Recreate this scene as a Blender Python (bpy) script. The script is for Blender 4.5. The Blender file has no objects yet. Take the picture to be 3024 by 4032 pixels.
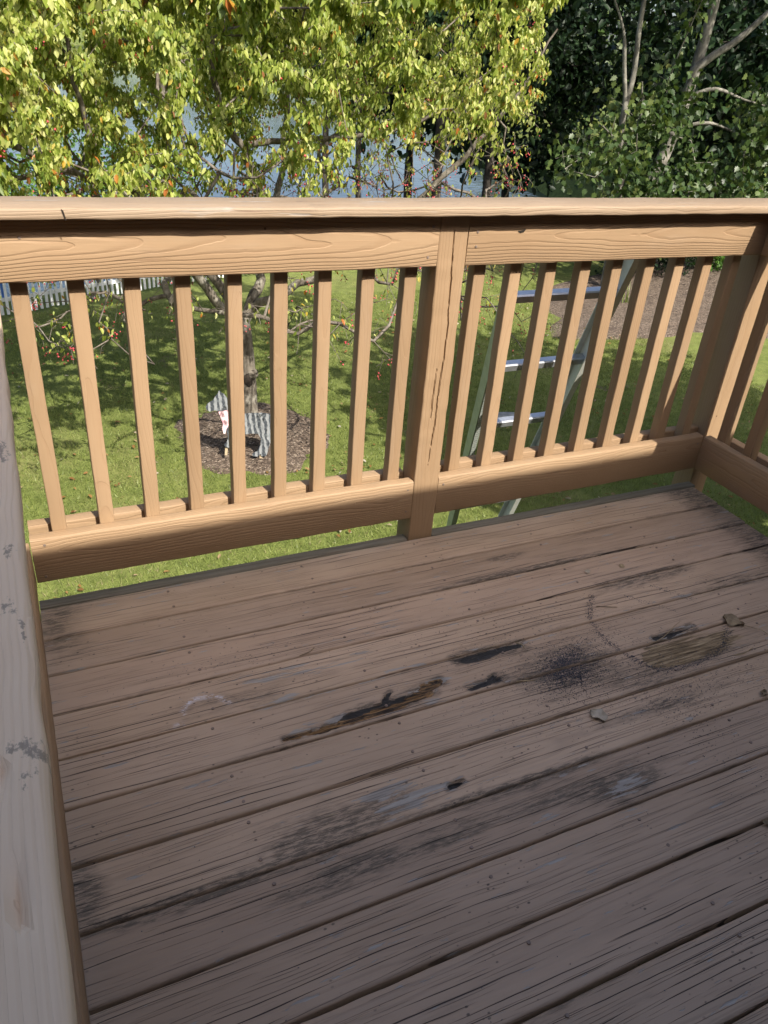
import bpy, math, random
import numpy as np
from mathutils import Vector, Matrix

scene = bpy.context.scene
col = scene.collection
R = math.radians
random.seed(11)
rng = np.random.default_rng(7)

# ------------------------------------------------------------------ camera, sky, sun, exposure
cam_d = bpy.data.cameras.new('camera')
cam = bpy.data.objects.new('camera', cam_d)
col.objects.link(cam)
cam.location = (-1.0661, -1.9172, 1.4010)
cam.rotation_euler = (1.03223, -0.07188, -0.42445)
cam_d.sensor_fit = 'HORIZONTAL'
cam_d.sensor_width = 36
cam_d.lens = 36.45
cam_d.clip_start = 0.02
cam_d.clip_end = 1500
scene.camera = cam

SUN_DIR = Vector((-0.227, 1.0, -1.05)).normalized()
world = bpy.data.worlds.new('World')
scene.world = world
world.use_nodes = True
wn = world.node_tree
sky = wn.nodes.new('ShaderNodeTexSky')
sky.sky_type = 'NISHITA'
sky.sun_disc = False
sky.sun_elevation = math.asin(-SUN_DIR.z)
sky.sun_rotation = math.atan2(-SUN_DIR.x, -SUN_DIR.y)
sky.air_density = .8
sky.dust_density = 3.5
sky.ozone_density = 0.3
bg = wn.nodes['Background']
bg.inputs[1].default_value = 0.15
wn.links.new(sky.outputs[0], bg.inputs[0])

sun_d = bpy.data.lights.new('sun', 'SUN')
sun_d.energy = 4.6
sun_d.angle = R(0.4)
sun_d.color = (1.0, 0.94, 0.84)
sun = bpy.data.objects.new('sun', sun_d)
col.objects.link(sun)
sun.rotation_euler = SUN_DIR.to_track_quat('-Z', 'Y').to_euler()
sun.location = (8, -20, 25)

vs = scene.view_settings
vs.view_transform = 'Standard'
vs.look = 'None'
vs.exposure = 0.82
vs.gamma = 1.0
vs.use_curve_mapping = False

# ------------------------------------------------------------------ small helpers
def tag(o, label=None, cat=None, group=None, kind=None):
    if label: o['label'] = label
    if cat: o['category'] = cat
    if group: o['group'] = group
    if kind: o['kind'] = kind
    return o

def empty(name, loc, label, cat, group=None, kind=None):
    o = bpy.data.objects.new(name, None)
    o.empty_display_size = 0.2
    o.location = loc
    col.objects.link(o)
    return tag(o, label, cat, group, kind)

def link(name, me, mat=None, parent=None, M=None):
    o = bpy.data.objects.new(name, me)
    col.objects.link(o)
    if mat and len(me.materials) == 0: me.materials.append(mat)
    if M is None: M = Matrix.Identity(4)
    if parent is not None:
        o.parent = parent
        chain = Vector(parent.location)
        if parent.parent: 
            M = parent['wm_inv_fn'] @ M if False else M
        o.matrix_basis = WORLD[parent.name].inverted() @ M
    else:
        o.matrix_basis = M
    WORLD[o.name] = M.copy()
    return o
WORLD = {}
def root(*a, **k):
    o = empty(*a, **k)
    WORLD[o.name] = Matrix.Translation(o.location)
    return o

def frame(origin, ax, az):
    ax = Vector(ax).normalized(); az = Vector(az).normalized(); ay = az.cross(ax)
    M = Matrix((ax, ay, az)).transposed().to_4x4()
    M.translation = Vector(origin)
    return M

def mesh_np(name, V, F, smooth=False, attrs=None):
    """V (n,3); F list of lists or (m,k) array"""
    me = bpy.data.meshes.new(name)
    V = np.asarray(V, dtype=np.float32)
    if isinstance(F, np.ndarray):
        m, k = F.shape
        me.vertices.add(len(V)); me.vertices.foreach_set('co', V.ravel())
        me.loops.add(m*k); me.loops.foreach_set('vertex_index', F.ravel().astype(np.int32))
        me.polygons.add(m)
        me.polygons.foreach_set('loop_start', np.arange(0, m*k, k, dtype=np.int32))
        me.update(calc_edges=True)
    else:
        me.from_pydata([tuple(v) for v in V], [], F)
    if smooth:
        me.polygons.foreach_set('use_smooth', np.ones(len(me.polygons), dtype=bool))
    if attrs:
        for n, a in attrs.items():
            at = me.attributes.new(n, 'FLOAT', 'POINT')
            at.data.foreach_set('value', np.asarray(a, dtype=np.float32))
    me.validate()
    return me

# value noise for geometry
_perm = rng.random((256, 256))
def vnoise(x, y):
    x = np.asarray(x, float); y = np.asarray(y, float)
    xi = np.floor(x).astype(int); yi = np.floor(y).astype(int)
    fx = x-xi; fy = y-yi
    fx = fx*fx*(3-2*fx); fy = fy*fy*(3-2*fy)
    a = _perm[xi & 255, yi & 255]; b = _perm[(xi+1) & 255, yi & 255]
    c = _perm[xi & 255, (yi+1) & 255]; d = _perm[(xi+1) & 255, (yi+1) & 255]
    return a*(1-fx)*(1-fy)+b*fx*(1-fy)+c*(1-fx)*fy+d*fx*fy
def fbm(x, y, o=3):
    s = 0; w = 1; t = 0
    for i in range(o):
        s = s+w*vnoise(x*2**i+17*i, y*2**i+31*i); t += w; w *= .5
    return s/t

# ------------------------------------------------------------------ material DSL
class MB:
    def __init__(s, name):
        s.m = bpy.data.materials.new(name); s.m.use_nodes = True
        s.t = s.m.node_tree; s.n = s.t.nodes
        s.b = s.n['Principled BSDF']; s.out = s.n['Material Output']
        s.b.inputs['Roughness'].default_value = .7
        s.b.inputs['Specular IOR Level'].default_value = .3
    def put(s, sock, v):
        if isinstance(v, bpy.types.NodeSocket): s.t.links.new(v, sock)
        elif isinstance(v, (tuple, list)) and len(v) == 3 and sock.type == 'RGBA': sock.default_value = (*v, 1)
        else: sock.default_value = v
    def mth(s, op, a, b=None, c=None, clamp=False):
        n = s.n.new('ShaderNodeMath'); n.operation = op; n.use_clamp = clamp
        for i, v in enumerate((a, b, c)):
            if v is not None: s.put(n.inputs[i], v)
        return n.outputs[0]
    def vec(s, op, a, b=None):
        n = s.n.new('ShaderNodeVectorMath'); n.operation = op
        s.put(n.inputs[0], a)
        if b is not None: s.put(n.inputs[1], b)
        return n.outputs['Value'] if op in ('LENGTH', 'DOT_PRODUCT') else n.outputs[0]
    def sep(s, v):
        n = s.n.new('ShaderNodeSeparateXYZ'); s.put(n.inputs[0], v); return n.outputs
    def comb(s, x, y, z):
        n = s.n.new('ShaderNodeCombineXYZ')
        for i, v in enumerate((x, y, z)): s.put(n.inputs[i], v)
        return n.outputs[0]
    def coord(s, w='Object'):
        return s.n.new('ShaderNodeTexCoord').outputs[w]
    def pos(s): return s.n.new('ShaderNodeNewGeometry').outputs['Position']
    def rand(s): return s.n.new('ShaderNodeObjectInfo').outputs['Random']
    def noise(s, v, scale=1., detail=2., rough=.5, dist=0.):
        n = s.n.new('ShaderNodeTexNoise'); s.put(n.inputs['Vector'], v)
        n.inputs['Scale'].default_value = scale; n.inputs['Detail'].default_value = detail
        n.inputs['Roughness'].default_value = rough; n.inputs['Distortion'].default_value = dist
        return n.outputs['Fac']
    def voro(s, v, scale, feature='F1', out='Distance'):
        n = s.n.new('ShaderNodeTexVoronoi'); n.feature = feature; s.put(n.inputs['Vector'], v)
        n.inputs['Scale'].default_value = scale
        return n.outputs[out]
    def ss(s, v, a, b):
        n = s.n.new('ShaderNodeMapRange'); n.interpolation_type = 'SMOOTHSTEP'
        s.put(n.inputs[0], v); n.inputs[1].default_value = a; n.inputs[2].default_value = b
        return n.outputs[0]
    def mix(s, f, a, b):
        n = s.n.new('ShaderNodeMix'); n.data_type = 'RGBA'
        s.put(n.inputs[0], f); s.put(n.inputs[6], a); s.put(n.inputs[7], b)
        return n.outputs[2]
    def ramp(s, f, stops, mode='LINEAR'):
        n = s.n.new('ShaderNodeValToRGB'); s.put(n.inputs[0], f)
        r = n.color_ramp; r.interpolation = mode
        while len(r.elements) < len(stops): r.elements.new(.5)
        for e, (p, c) in zip(r.elements, stops): e.position = p; e.color = (*c, 1)
        return n.outputs[0]
    def attr(s, name):
        n = s.n.new('ShaderNodeAttribute'); n.attribute_name = name; return n.outputs['Fac']
    def bump(s, h, strength=.5, dist=.002, prev=None):
        n = s.n.new('ShaderNodeBump'); n.inputs['Strength'].default_value = strength
        n.inputs['Distance'].default_value = dist; s.put(n.inputs['Height'], h)
        if prev is not None: s.put(n.inputs['Normal'], prev)
        return n.outputs[0]
    def done(s, color=None, rough=None, normal=None, **kw):
        if color is not None: s.put(s.b.inputs['Base Color'], color)
        if rough is not None: s.put(s.b.inputs['Roughness'], rough)
        if normal is not None: s.put(s.b.inputs['Normal'], normal)
        for k, v in kw.items(): s.put(s.b.inputs[k], v)
        return s.m

def wood_coords(M, spread=30.):
    """object coords offset per object; tree-ring distance (a log cut slightly off its axis)"""
    r = M.rand()
    p = M.coord('Object')
    r2 = M.mth('FRACT', M.mth('MULTIPLY', r, 37.7))
    r3 = M.mth('FRACT', M.mth('MULTIPLY', r, 91.3))
    off = M.comb(M.mth('MULTIPLY', r, spread), M.mth('MULTIPLY', r2, spread), M.mth('MULTIPLY', r3, spread))
    q = M.vec('ADD', p, off)
    x, y, z = M.sep(p)
    w1 = M.mth('SUBTRACT', M.noise(M.vec('MULTIPLY', q, (1.3, 5, 5)), 1, 2), .5)
    w2 = M.mth('SUBTRACT', M.noise(M.vec('MULTIPLY', q, (2.1, 9, 9)), 1.3, 1), .5)
    yy = M.mth('ADD', y, M.mth('ADD', M.mth('MULTIPLY', M.mth('SUBTRACT', r2, .5), .07), M.mth('MULTIPLY', w1, .035)))
    tilt = M.mth('MULTIPLY', M.mth('SUBTRACT', r3, .5), .07)
    zz = M.mth('ADD', M.mth('ADD', z, .055), M.mth('ADD', M.mth('MULTIPLY', x, tilt), M.mth('MULTIPLY', w2, .022)))
    d = M.mth('SQRT', M.mth('ADD', M.mth('MULTIPLY', yy, yy), M.mth('MULTIPLY', zz, zz)))
    return p, q, d, (r, r2, r3)

def stained_wood(name, c0, c1, c2, spacing=.0085, line=.6, relief=.5, checks=.5, chips=0.0, mildew=0.0, knots=0., marks=False, k=1.):
    c0, c1, c2 = ([v*k for v in c_] for c_ in (c0, c1, c2))
    c0, c1, c2 = tuple(c0), tuple(c1), tuple(c2)
    M = MB(name)
    p, q, d, rr = wood_coords(M)
    f = M.mth('FRACT', M.mth('DIVIDE', d, spacing))
    ln = M.mth('MULTIPLY', M.ss(f, .55, .93), M.mth('SUBTRACT', 1, M.ss(f, .95, 1.0)))
    fine = M.noise(M.vec('MULTIPLY', q, (6, 260, 260)), 1, 3, .65)
    big = M.noise(M.vec('MULTIPLY', q, (2.2, 9, 9)), 1, 3, .6)
    c = M.mix(M.ss(big, .3, .7), c0, c1)
    c = M.mix(M.mth('MULTIPLY', ln, line), c, c2)
    c = M.mix(M.mth('MULTIPLY', M.ss(fine, .5, .8), .35), c, c2)
    c = M.mix(M.mth('MULTIPLY', M.mth('SUBTRACT', rr[1], .5), .35, clamp=True), c, c2)
    h = M.mth('ADD', M.mth('MULTIPLY', ln, -1), M.mth('MULTIPLY', fine, .45))
    # drying checks along the grain
    ck = M.noise(M.vec('MULTIPLY', q, (3.2, 150, 150)), 1, 1, .4)
    ck2 = M.noise(M.vec('MULTIPLY', q, (1.7, 7, 7)), 1.7, 2)
    check = M.mth('MULTIPLY', M.ss(ck, .66, .72), M.ss(ck2, .5, .6))
    c = M.mix(M.mth('MULTIPLY', check, checks), c, (.10, .045, .025))
    h = M.mth('SUBTRACT', h, M.mth('MULTIPLY', check, 2*checks))
    # dents and nail pocks
    pk = M.voro(q, 9)
    c = M.mix(M.ss(pk, .035, .02), c, (.10, .055, .03))
    c = M.vec('MULTIPLY', c, M.comb(*[M.mth('ADD', .88, M.mth('MULTIPLY', rr[2], k_)) for k_ in (.20, .21, .23)]))
    st_ = M.ss(M.noise(M.vec('MULTIPLY', q, (1.6, 6, 6)), 1.2, 5, .7), .52, .74)
    c = M.mix(M.mth('MULTIPLY', st_, .30), c, (.36, .27, .19))
    if knots:
        kv = M.voro(M.vec('MULTIPLY', q, (2.1, 7.5, 7.5)), 1)
        kk = M.mth('ADD', kv, M.mth('MULTIPLY', M.noise(q, 40, 3), .05))
        c = M.mix(M.mth('MULTIPLY', M.ss(kk, .115, .075), knots), c, (.20, .10, .045))
        c = M.mix(M.mth('MULTIPLY', M.mth('MULTIPLY', M.ss(kk, .065, .045), M.ss(kk, .03, .04)), knots), c, (.06, .035, .02))
    if chips:
        ch = M.noise(M.vec('MULTIPLY', q, (5, 55, 55)), 1, 3, .6)
        cm = M.mth('MULTIPLY', M.ss(ch, .60, .64), M.ss(M.noise(q, 3.1, 2), .42, .6))
        c = M.mix(M.mth('MULTIPLY', cm, chips), c, M.mix(M.noise(q, 40, 2), (.20, .17, .14), (.42, .36, .30)))
        h = M.mth('SUBTRACT', h, M.mth('MULTIPLY', cm, .8))
    if mildew:
        mi = M.noise(M.vec('MULTIPLY', q, (1, 1.3, 1)), 8.5, 5, .68)
        mm = M.mth('MULTIPLY', M.ss(mi, .61, .74), M.ss(M.noise(M.vec('MULTIPLY', q, (1, 1.8, 1)), 30, 4, .75), .40, .58))
        if marks:
            m3 = M.ss(M.mth('ADD', M.attr('dirt'), M.mth('MULTIPLY', M.mth('SUBTRACT', M.noise(M.vec('MULTIPLY', q, (1, 1.6, 1)), 130, 5, .75), .5), 2.6)), .62, .95)
            mm = M.mth('MAXIMUM', M.mth('MULTIPLY', mm, .5), m3)
        c = M.mix(M.mth('MULTIPLY', mm, mildew), c, (.07, .072, .07))
    n = M.bump(h, relief, .0018)
    return M.done(c, .62, n)

RAIL = stained_wood('tan stained rail wood', (.51, .335, .190), (.57, .385, .225), (.44, .265, .140), spacing=.0052, line=.34, relief=.6, checks=.2, knots=.8, k=.635)
POST = stained_wood('tan stained post wood', (.51, .335, .190), (.56, .375, .218), (.46, .285, .15), spacing=.008, line=.25, relief=.3, checks=.15, k=.635)
BAL = stained_wood('tan stained baluster wood', (.50, .330, .188), (.56, .375, .218), (.45, .275, .148), spacing=.0045, line=.22, relief=.3, checks=.08, k=.625)
CAP = stained_wood('weathered cap wood', (.47, .335, .215), (.53, .395, .27), (.38, .26, .16), spacing=.005, line=.3, relief=.5, chips=.95, mildew=.35, checks=.6, k=.645)
CAPL = stained_wood('mildewed cap wood lightened for shade', (.70, .52, .355), (.76, .575, .40), (.62, .45, .30), spacing=.0035, line=.15, relief=.4, chips=.0, mildew=.6, marks=True, checks=.08)  # shaded copy of the cap wood: paler base offsets shade, mildew is real
RIM = stained_wood('grey weathered rim wood', (.15, .135, .10), (.21, .19, .15), (.10, .085, .06), line=.4, relief=.8)
RAW = stained_wood('bare treated lumber', (.36, .30, .15), (.42, .35, .18), (.27, .20, .09), line=.5, relief=.6)

def deck_material():
    M = MB('worn mauve brown deck paint')
    p, q, d, rr = wood_coords(M)
    x, y, z = M.sep(p)
    f = M.mth('FRACT', M.mth('DIVIDE', d, .0125))
    mk = M.ss(M.noise(M.vec('MULTIPLY', q, (1.8, 12, 12)), 1, 3, .6), .40, .62)
    ring = M.mth('MULTIPLY', M.mth('MULTIPLY', M.ss(f, .62, .86), M.mth('SUBTRACT', 1, M.ss(f, .9, 1.0))), mk)
    qx, qy, qz = M.sep(q)
    def grain(n_per_m, amp, width, fx, lo, hi, seed):
        wv = M.noise(M.vec('MULTIPLY', q, (1.1, 5, 5)), 1, 2)
        wv2 = M.noise(M.vec('MULTIPLY', q, (6, 30, 30)), 1, 2)
        u = M.mth('ADD', M.mth('MULTIPLY', qy, n_per_m), M.mth('ADD', M.mth('MULTIPLY', wv, amp), M.mth('ADD', M.mth('MULTIPLY', wv2, amp*.09), seed)))
        fl_ = M.mth('FLOOR', u); fr_ = M.mth('FRACT', u)
        on = M.noise(M.comb(M.mth('MULTIPLY', qx, fx), M.mth('MULTIPLY', fl_, 7.31), seed), 1, 2, .55)
        on = M.ss(on, lo, hi)
        wid = M.mth('MULTIPLY', on, width)
        return M.mth('MULTIPLY', M.mth('SUBTRACT', 1, M.ss(M.mth('DIVIDE', M.mth('ABSOLUTE', M.mth('SUBTRACT', fr_, .5)), M.mth('ADD', wid, .001)), .55, 1.0)), M.mth('GREATER_THAN', on, .02))
    patchy = M.ss(M.noise(M.vec('MULTIPLY', q, (1.5, 10, 10)), 1, 2), .36, .56)
    crack = M.mth('MULTIPLY', grain(62, 3.2, .075, 2.6, .475, .60, 3.7), patchy)
    hair = M.mth('MULTIPLY', grain(150, 8, .11, 3.8, .505, .605, 9.1), .55)
    lines = M.mth('MAXIMUM', M.mth('MAXIMUM', M.mth('MULTIPLY', ring, .16), crack), hair)
    fine = M.noise(M.vec('MULTIPLY', q, (9, 240, 240)), 1, 3, .7)
    big = M.noise(M.vec('MULTIPLY', q, (1.2, 3, 3)), 1.6, 4, .6)
    # paint
    c = M.mix(M.ss(big, .32, .68), (.45, .335, .240), (.55, .418, .310))
    c = M.mix(M.mth('MULTIPLY', M.mth('SUBTRACT', rr[0], .35), .55, clamp=True), c, (.47, .345, .265))
    c = M.mix(M.mth('MULTIPLY', fine, .35), c, (.37, .27, .20))
    c = M.vec('MULTIPLY', c, M.comb(*[M.mth('ADD', .80, M.mth('MULTIPLY', rr[2], k_)) for k_ in (.30, .29, .27)]))
    spot = M.voro(M.vec('MULTIPLY', q, (38, 60, 60)), 1)
    spm = M.mth('MULTIPLY', M.ss(spot, .16, .09), M.ss(M.noise(q, 5, 3, .6), .50, .62))
    c = M.mix(M.mth('MULTIPLY', spm, .8), c, (.06, .05, .045))
    # rubbed-in dirt in patches of its own
    dn = M.noise(M.vec('MULTIPLY', q, (3.0, 11, 11)), 1, 5, .7)
    dn2 = M.noise(M.vec('MULTIPLY', q, (7, 90, 90)), 1, 3, .6)
    da = M.attr('dirt')
    dirt = M.ss(M.mth('ADD', M.mth('MULTIPLY', dn, .62), M.mth('ADD', M.mth('MULTIPLY', dn2, .26), M.mth('MULTIPLY', da, .42))), .50, .75)
    spk = M.ss(M.noise(M.vec('MULTIPLY', q, (24, 150, 150)), 1, 5, .8), .42, .56)
    dirt = M.mth('MULTIPLY', dirt, M.mth('ADD', .25, M.mth('MULTIPLY', spk, .75)))
    c = M.mix(M.mth('MULTIPLY', dirt, .78), c, M.mix(M.noise(q, 30, 2), (.050, .048, .042), (.105, .098, .085)))
    # flaked paint down to silver wood
    ba = M.attr('bare')
    fl = M.noise(M.vec('MULTIPLY', q, (9, 62, 62)), 1, 4, .65)
    flake = M.ss(M.mth('ADD', fl, M.mth('ADD', M.mth('MULTIPLY', ba, .22), M.mth('MULTIPLY', M.mth('SUBTRACT', dn2, .5), .25))), .640, .68)
    silver = M.mix(M.noise(M.vec('MULTIPLY', q, (9, 160, 160)), 1, 2), (.20, .185, .165), (.50, .49, .47))
    c = M.mix(M.mth('MULTIPLY', flake, .85), c, silver)
    # lines
    c = M.mix(M.mth('MULTIPLY', lines, .92), c, (.035, .027, .024))
    # rotten wood
    ro = M.attr('rot')
    fib = M.noise(M.vec('MULTIPLY', q, (9, 150, 150)), 1, 4, .75)
    rotc = M.ramp(fib, [(.34, (.012, .010, .009)), (.47, (.07, .05, .035)), (.56, (.26, .15, .065)), (.70, (.46, .29, .14))])
    rotc = M.mix(M.ss(M.attr('black'), .25, .75), rotc, M.mix(fib, (.012, .012, .013), (.085, .082, .08)))
    rm = M.ss(M.mth('ADD', ro, M.mth('MULTIPLY', M.mth('SUBTRACT', dn2, .5), 1.5)), .40, .54)
    c = M.mix(rm, c, rotc)
    tn = M.ss(M.mth('ADD', M.attr('tan'), M.mth('MULTIPLY', M.mth('SUBTRACT', dn2, .5), 1.9)), .38, .56)
    c = M.mix(tn, c, M.ramp(fib, [(.34, (.055, .038, .022)), (.48, (.20, .145, .085)), (.66, (.44, .345, .22))]))
    # chalk mark
    ck_ = M.mth('MULTIPLY', M.attr('chalk'), M.ss(M.noise(M.vec('MULTIPLY', q, (60, 120, 120)), 1, 3, .7), .42, .62))
    c = M.mix(M.mth('MULTIPLY', ck_, .95), c, (.70, .70, .78))
    h = M.mth('ADD', M.mth('MULTIPLY', lines, -1.2), M.mth('ADD', M.mth('MULTIPLY', fine, .35), M.mth('MULTIPLY', flake, -.5)))
    h = M.mth('ADD', h, M.mth('MULTIPLY', M.mth('MULTIPLY', rm, fib), 2.0))
    n = M.bump(h, .75, .0022)
    rough = M.mth('ADD', .55, M.mth('MULTIPLY', dirt, .3))
    return M.done(c, rough, n)
DECK = deck_material()

def simple(name, c0, c1, scale=8, rough=.7, bump=0., bd=.004, spec=.3, metal=0., detail=4):
    M = MB(name)
    q = M.vec('ADD', M.coord('Object'), M.comb(M.mth('MULTIPLY', M.rand(), 40), 0, 0))
    nz = M.noise(q, scale, detail, .6)
    c = M.mix(M.ss(nz, .3, .7), c0, c1)
    kw = {'Specular IOR Level': spec, 'Metallic': metal}
    return M.done(c, rough, M.bump(nz, bump, bd) if bump else None, **kw)

def leaf_material(name, stops, trans=.35, rough=.45, spec=.35, k=1.):
    stops = [(p_, tuple(v*k for v in c_)) for p_, c_ in stops]
    M = MB(name)
    a = M.attr('rnd')
    c = M.ramp(a, stops, 'LINEAR')
    p = M.pos()
    c = M.mix(M.mth('MULTIPLY', M.noise(p, 45, 2), .35), c, M.vec('MULTIPLY', c, (.55, .6, .5)))
    M.put(M.b.inputs['Base Color'], c); M.b.inputs['Roughness'].default_value = rough
    M.b.inputs['Specular IOR Level'].default_value = spec
    tr = M.n.new('ShaderNodeBsdfTranslucent'); M.put(tr.inputs[0], M.vec('MULTIPLY', c, (1.25, 1.3, .7)))
    mx = M.n.new('ShaderNodeMixShader'); mx.inputs[0].default_value = trans
    M.t.links.new(M.b.outputs[0], mx.inputs[1]); M.t.links.new(tr.outputs[0], mx.inputs[2])
    M.t.links.new(mx.outputs[0], M.out.inputs[0])
    return M.m

CRAB_LEAF = leaf_material('crabapple leaf', [(0, (.12, .18, .03)), (.25, (.27, .34, .055)), (.55, (.46, .50, .12)),
                           (.84, (.64, .64, .28)), (.93, (.58, .44, .06)), (.965, (.50, .16, .03)), (1, (.26, .14, .07))], .42, k=.95)
GREEN_LEAF = leaf_material('bright green leaf', [(0, (.05, .13, .02)), (.5, (.11, .24, .035)), (1, (.22, .36, .07))], .35, k=.8)
MAPLE_LEAF = leaf_material('maple leaf', [(0, (.024, .055, .016)), (.5, (.070, .12, .03)), (.85, (.15, .20, .055)), (1, (.27, .29, .10))], .24, .42, .35, k=.74)
DARK_LEAF = leaf_material('tree leaf darkened as shade', [(0, (.006, .017, .006)), (.6, (.015, .034, .012)), (1, (.040, .075, .028))], .10, .5, .25)  # near-black base stands in for the deep shade among these trees
FAR_LEAF = leaf_material('far bank leaf', [(0, (.03, .06, .015)), (.6, (.07, .12, .03)), (1, (.15, .19, .06))], .25)
GRASS_BLADE = leaf_material('grass blade', [(0, (.14, .18, .045)), (.5, (.27, .34, .085)), (.9, (.39, .44, .14)), (1, (.46, .40, .22))], .25, k=.70)
LITTER = leaf_material('fallen leaf', [(0, (.25, .12, .04)), (.4, (.42, .24, .08)), (.75, (.50, .36, .2)), (1, (.68, .62, .52))], .15, .7, .2, k=.6)

def bark_material(name, c0, c1, c2, scale=14):
    M = MB(name)
    p = M.coord('Object')
    n1 = M.noise(M.vec('MULTIPLY', p, (1, 1, .35)), scale, 5, .7)
    n2 = M.noise(p, scale*.35, 3, .6)
    c = M.mix(M.ss(n1, .35, .65), c0, c1)
    c = M.mix(M.ss(n2, .52, .66), c, c2)
    return M.done(c, .85, M.bump(n1, .9, .02))
CRAB_BARK = bark_material('crabapple bark', (.075, .062, .048), (.20, .175, .14), (.29, .265, .22), 16)
GREY_BARK = bark_material('grey maple bark', (.085, .08, .065), (.19, .18, .15), (.27, .255, .215), 9)
DARK_BARK = bark_material('dark bark', (.018, .015, .012), (.05, .04, .03), (.07, .06, .05), 9)
TWIG = simple('twig bark', (.085, .065, .05), (.21, .185, .155), 20, .85)
BERRY = simple('red berry skin', (.42, .035, .05), (.58, .10, .11), 12, .3, spec=.5)

def ground_material():
    M = MB('mown lawn')
    p = M.pos()
    n1 = M.noise(p, .55, 5, .65); n2 = M.noise(p, 6, 5, .7); n3 = M.noise(p, 55, 3, .7)
    c = M.mix(M.ss(n2, .3, .7), (.105, .13, .035), (.185, .215, .06))
    c = M.mix(M.mth('MULTIPLY', M.ss(n1, .5, .72), .55), c, (.22, .20, .085))
    c = M.mix(M.mth('MULTIPLY', M.ss(n3, .45, .75), .45), c, (.07, .11, .02))
    bare = M.mth('MULTIPLY', M.ss(M.noise(p, 1.6, 4, .7), .62, .70), .7)
    c = M.mix(bare, c, (.13, .10, .07))
    return M.done(c, .9, M.bump(M.mth('ADD', n2, n3), .7, .03), **{'Specular IOR Level': .1})
LAWN = ground_material()

def mulch_material():
    M = MB('bark mulch')
    p = M.pos()
    v = M.voro(M.vec('MULTIPLY', p, (1, 1.6, 1)), 48, out='Color')
    vx, vy, vz = M.sep(v)
    c = M.ramp(vx, [(0, (.045, .032, .024)), (.5, (.115, .085, .062)), (.85, (.19, .145, .11)), (1, (.33, .27, .21))])
    d = M.voro(M.vec('MULTIPLY', p, (1, 1.6, 1)), 48)
    c = M.mix(M.ss(M.noise(p, 3, 3), .55, .75), c, (.07, .05, .038))
    return M.done(c, .9, M.bump(M.mth('ADD', vy, M.mth('MULTIPLY', d, -.6)), 1., .015))
MULCH = mulch_material()

def water_material():
    M = MB('pond water')
    p = M.pos()
    n = M.noise(M.vec('MULTIPLY', p, (.8, 1.6, 1)), 2.2, 3, .5)
    return M.done((.035, .050, .055), .06, M.bump(n, .24, .05), **{'Specular IOR Level': .5, 'IOR': 1.333})
WATER = water_material()
WHITE = simple('white fence paint', (.66, .68, .66), (.80, .80, .78), 5, .6)
ALU = simple('ladder aluminium', (.50, .51, .53), (.62, .63, .65), 30, .34, metal=.75, spec=.5)
GREENFG = simple('green fibreglass rail', (.40, .46, .28), (.50, .55, .38), 20, .4, spec=.5)
PALEFG = simple('ladder rail coloured as lit', (.64, .65, .58), (.74, .74, .68), 20, .4, spec=.5)  # right rail colour lightened so its shaded inner face looks lit
BLUE = simple('blue chair paint', (.03, .14, .50), (.05, .18, .56), 6, .45)
SIDING = simple('dark brown house siding', (.07, .055, .045), (.10, .08, .065), 4, .7)
ROOFM = simple('roof shingle', (.06, .055, .05), (.12, .11, .10), 30, .9)
GLASS = simple('dark window pane', (.02, .025, .03), (.03, .035, .04), 2, .06, spec=.5)
NAIL = simple('rusty nail head', (.15, .115, .09), (.27, .20, .165), 60, .5, spec=.5)
SEED = simple('black seed', (.018, .028, .052), (.07, .095, .15), 400, .45, spec=.5)
PINK = simple('pink bandana cloth', (.70, .38, .44), (.80, .62, .62), 18, .85)
STONE = simple('grey stone', (.20, .21, .21), (.33, .34, .33), 14, .85, .5)
STAKE = simple('raw stake wood', (.40, .31, .20), (.50, .40, .27), 25, .8)
DRYLEAF = simple('curled dry leaf', (.34, .29, .22), (.48, .43, .35), 40, .8)
BROWNLEAF = simple('brown crumpled leaf', (.16, .12, .075), (.32, .25, .16), 40, .8)
STRAW = simple('dry stem', (.26, .20, .12), (.40, .32, .20), 40, .8)
DARKSOIL = simple('hollow wood', (.012, .010, .008), (.04, .03, .022), 30, .95)

# ------------------------------------------------------------------ swept timber
def section(w, t, r, inner=0):
    """loop of (y,z): z=0 is the show face, z=-t the back; returns pts, index range of the face"""
    a = w/2
    pts = []
    def corner(cy, cz, a0):
        for k in range(4):
            an = a0+k*math.pi/6
            pts.append((cy+r*math.cos(an), cz+r*math.sin(an)))
    corner(a-r, -r, 0)                     # +y top
    if inner:
        for k in range(1, inner):
            pts.append((a-r-(2*(a-r))*k/inner, 0.))
    corner(-a+r, -r, math.pi/2)
    corner(-a+r, -t+r, math.pi)
    corner(a-r, -t+r, 1.5*math.pi)
    return np.array(pts)

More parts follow.
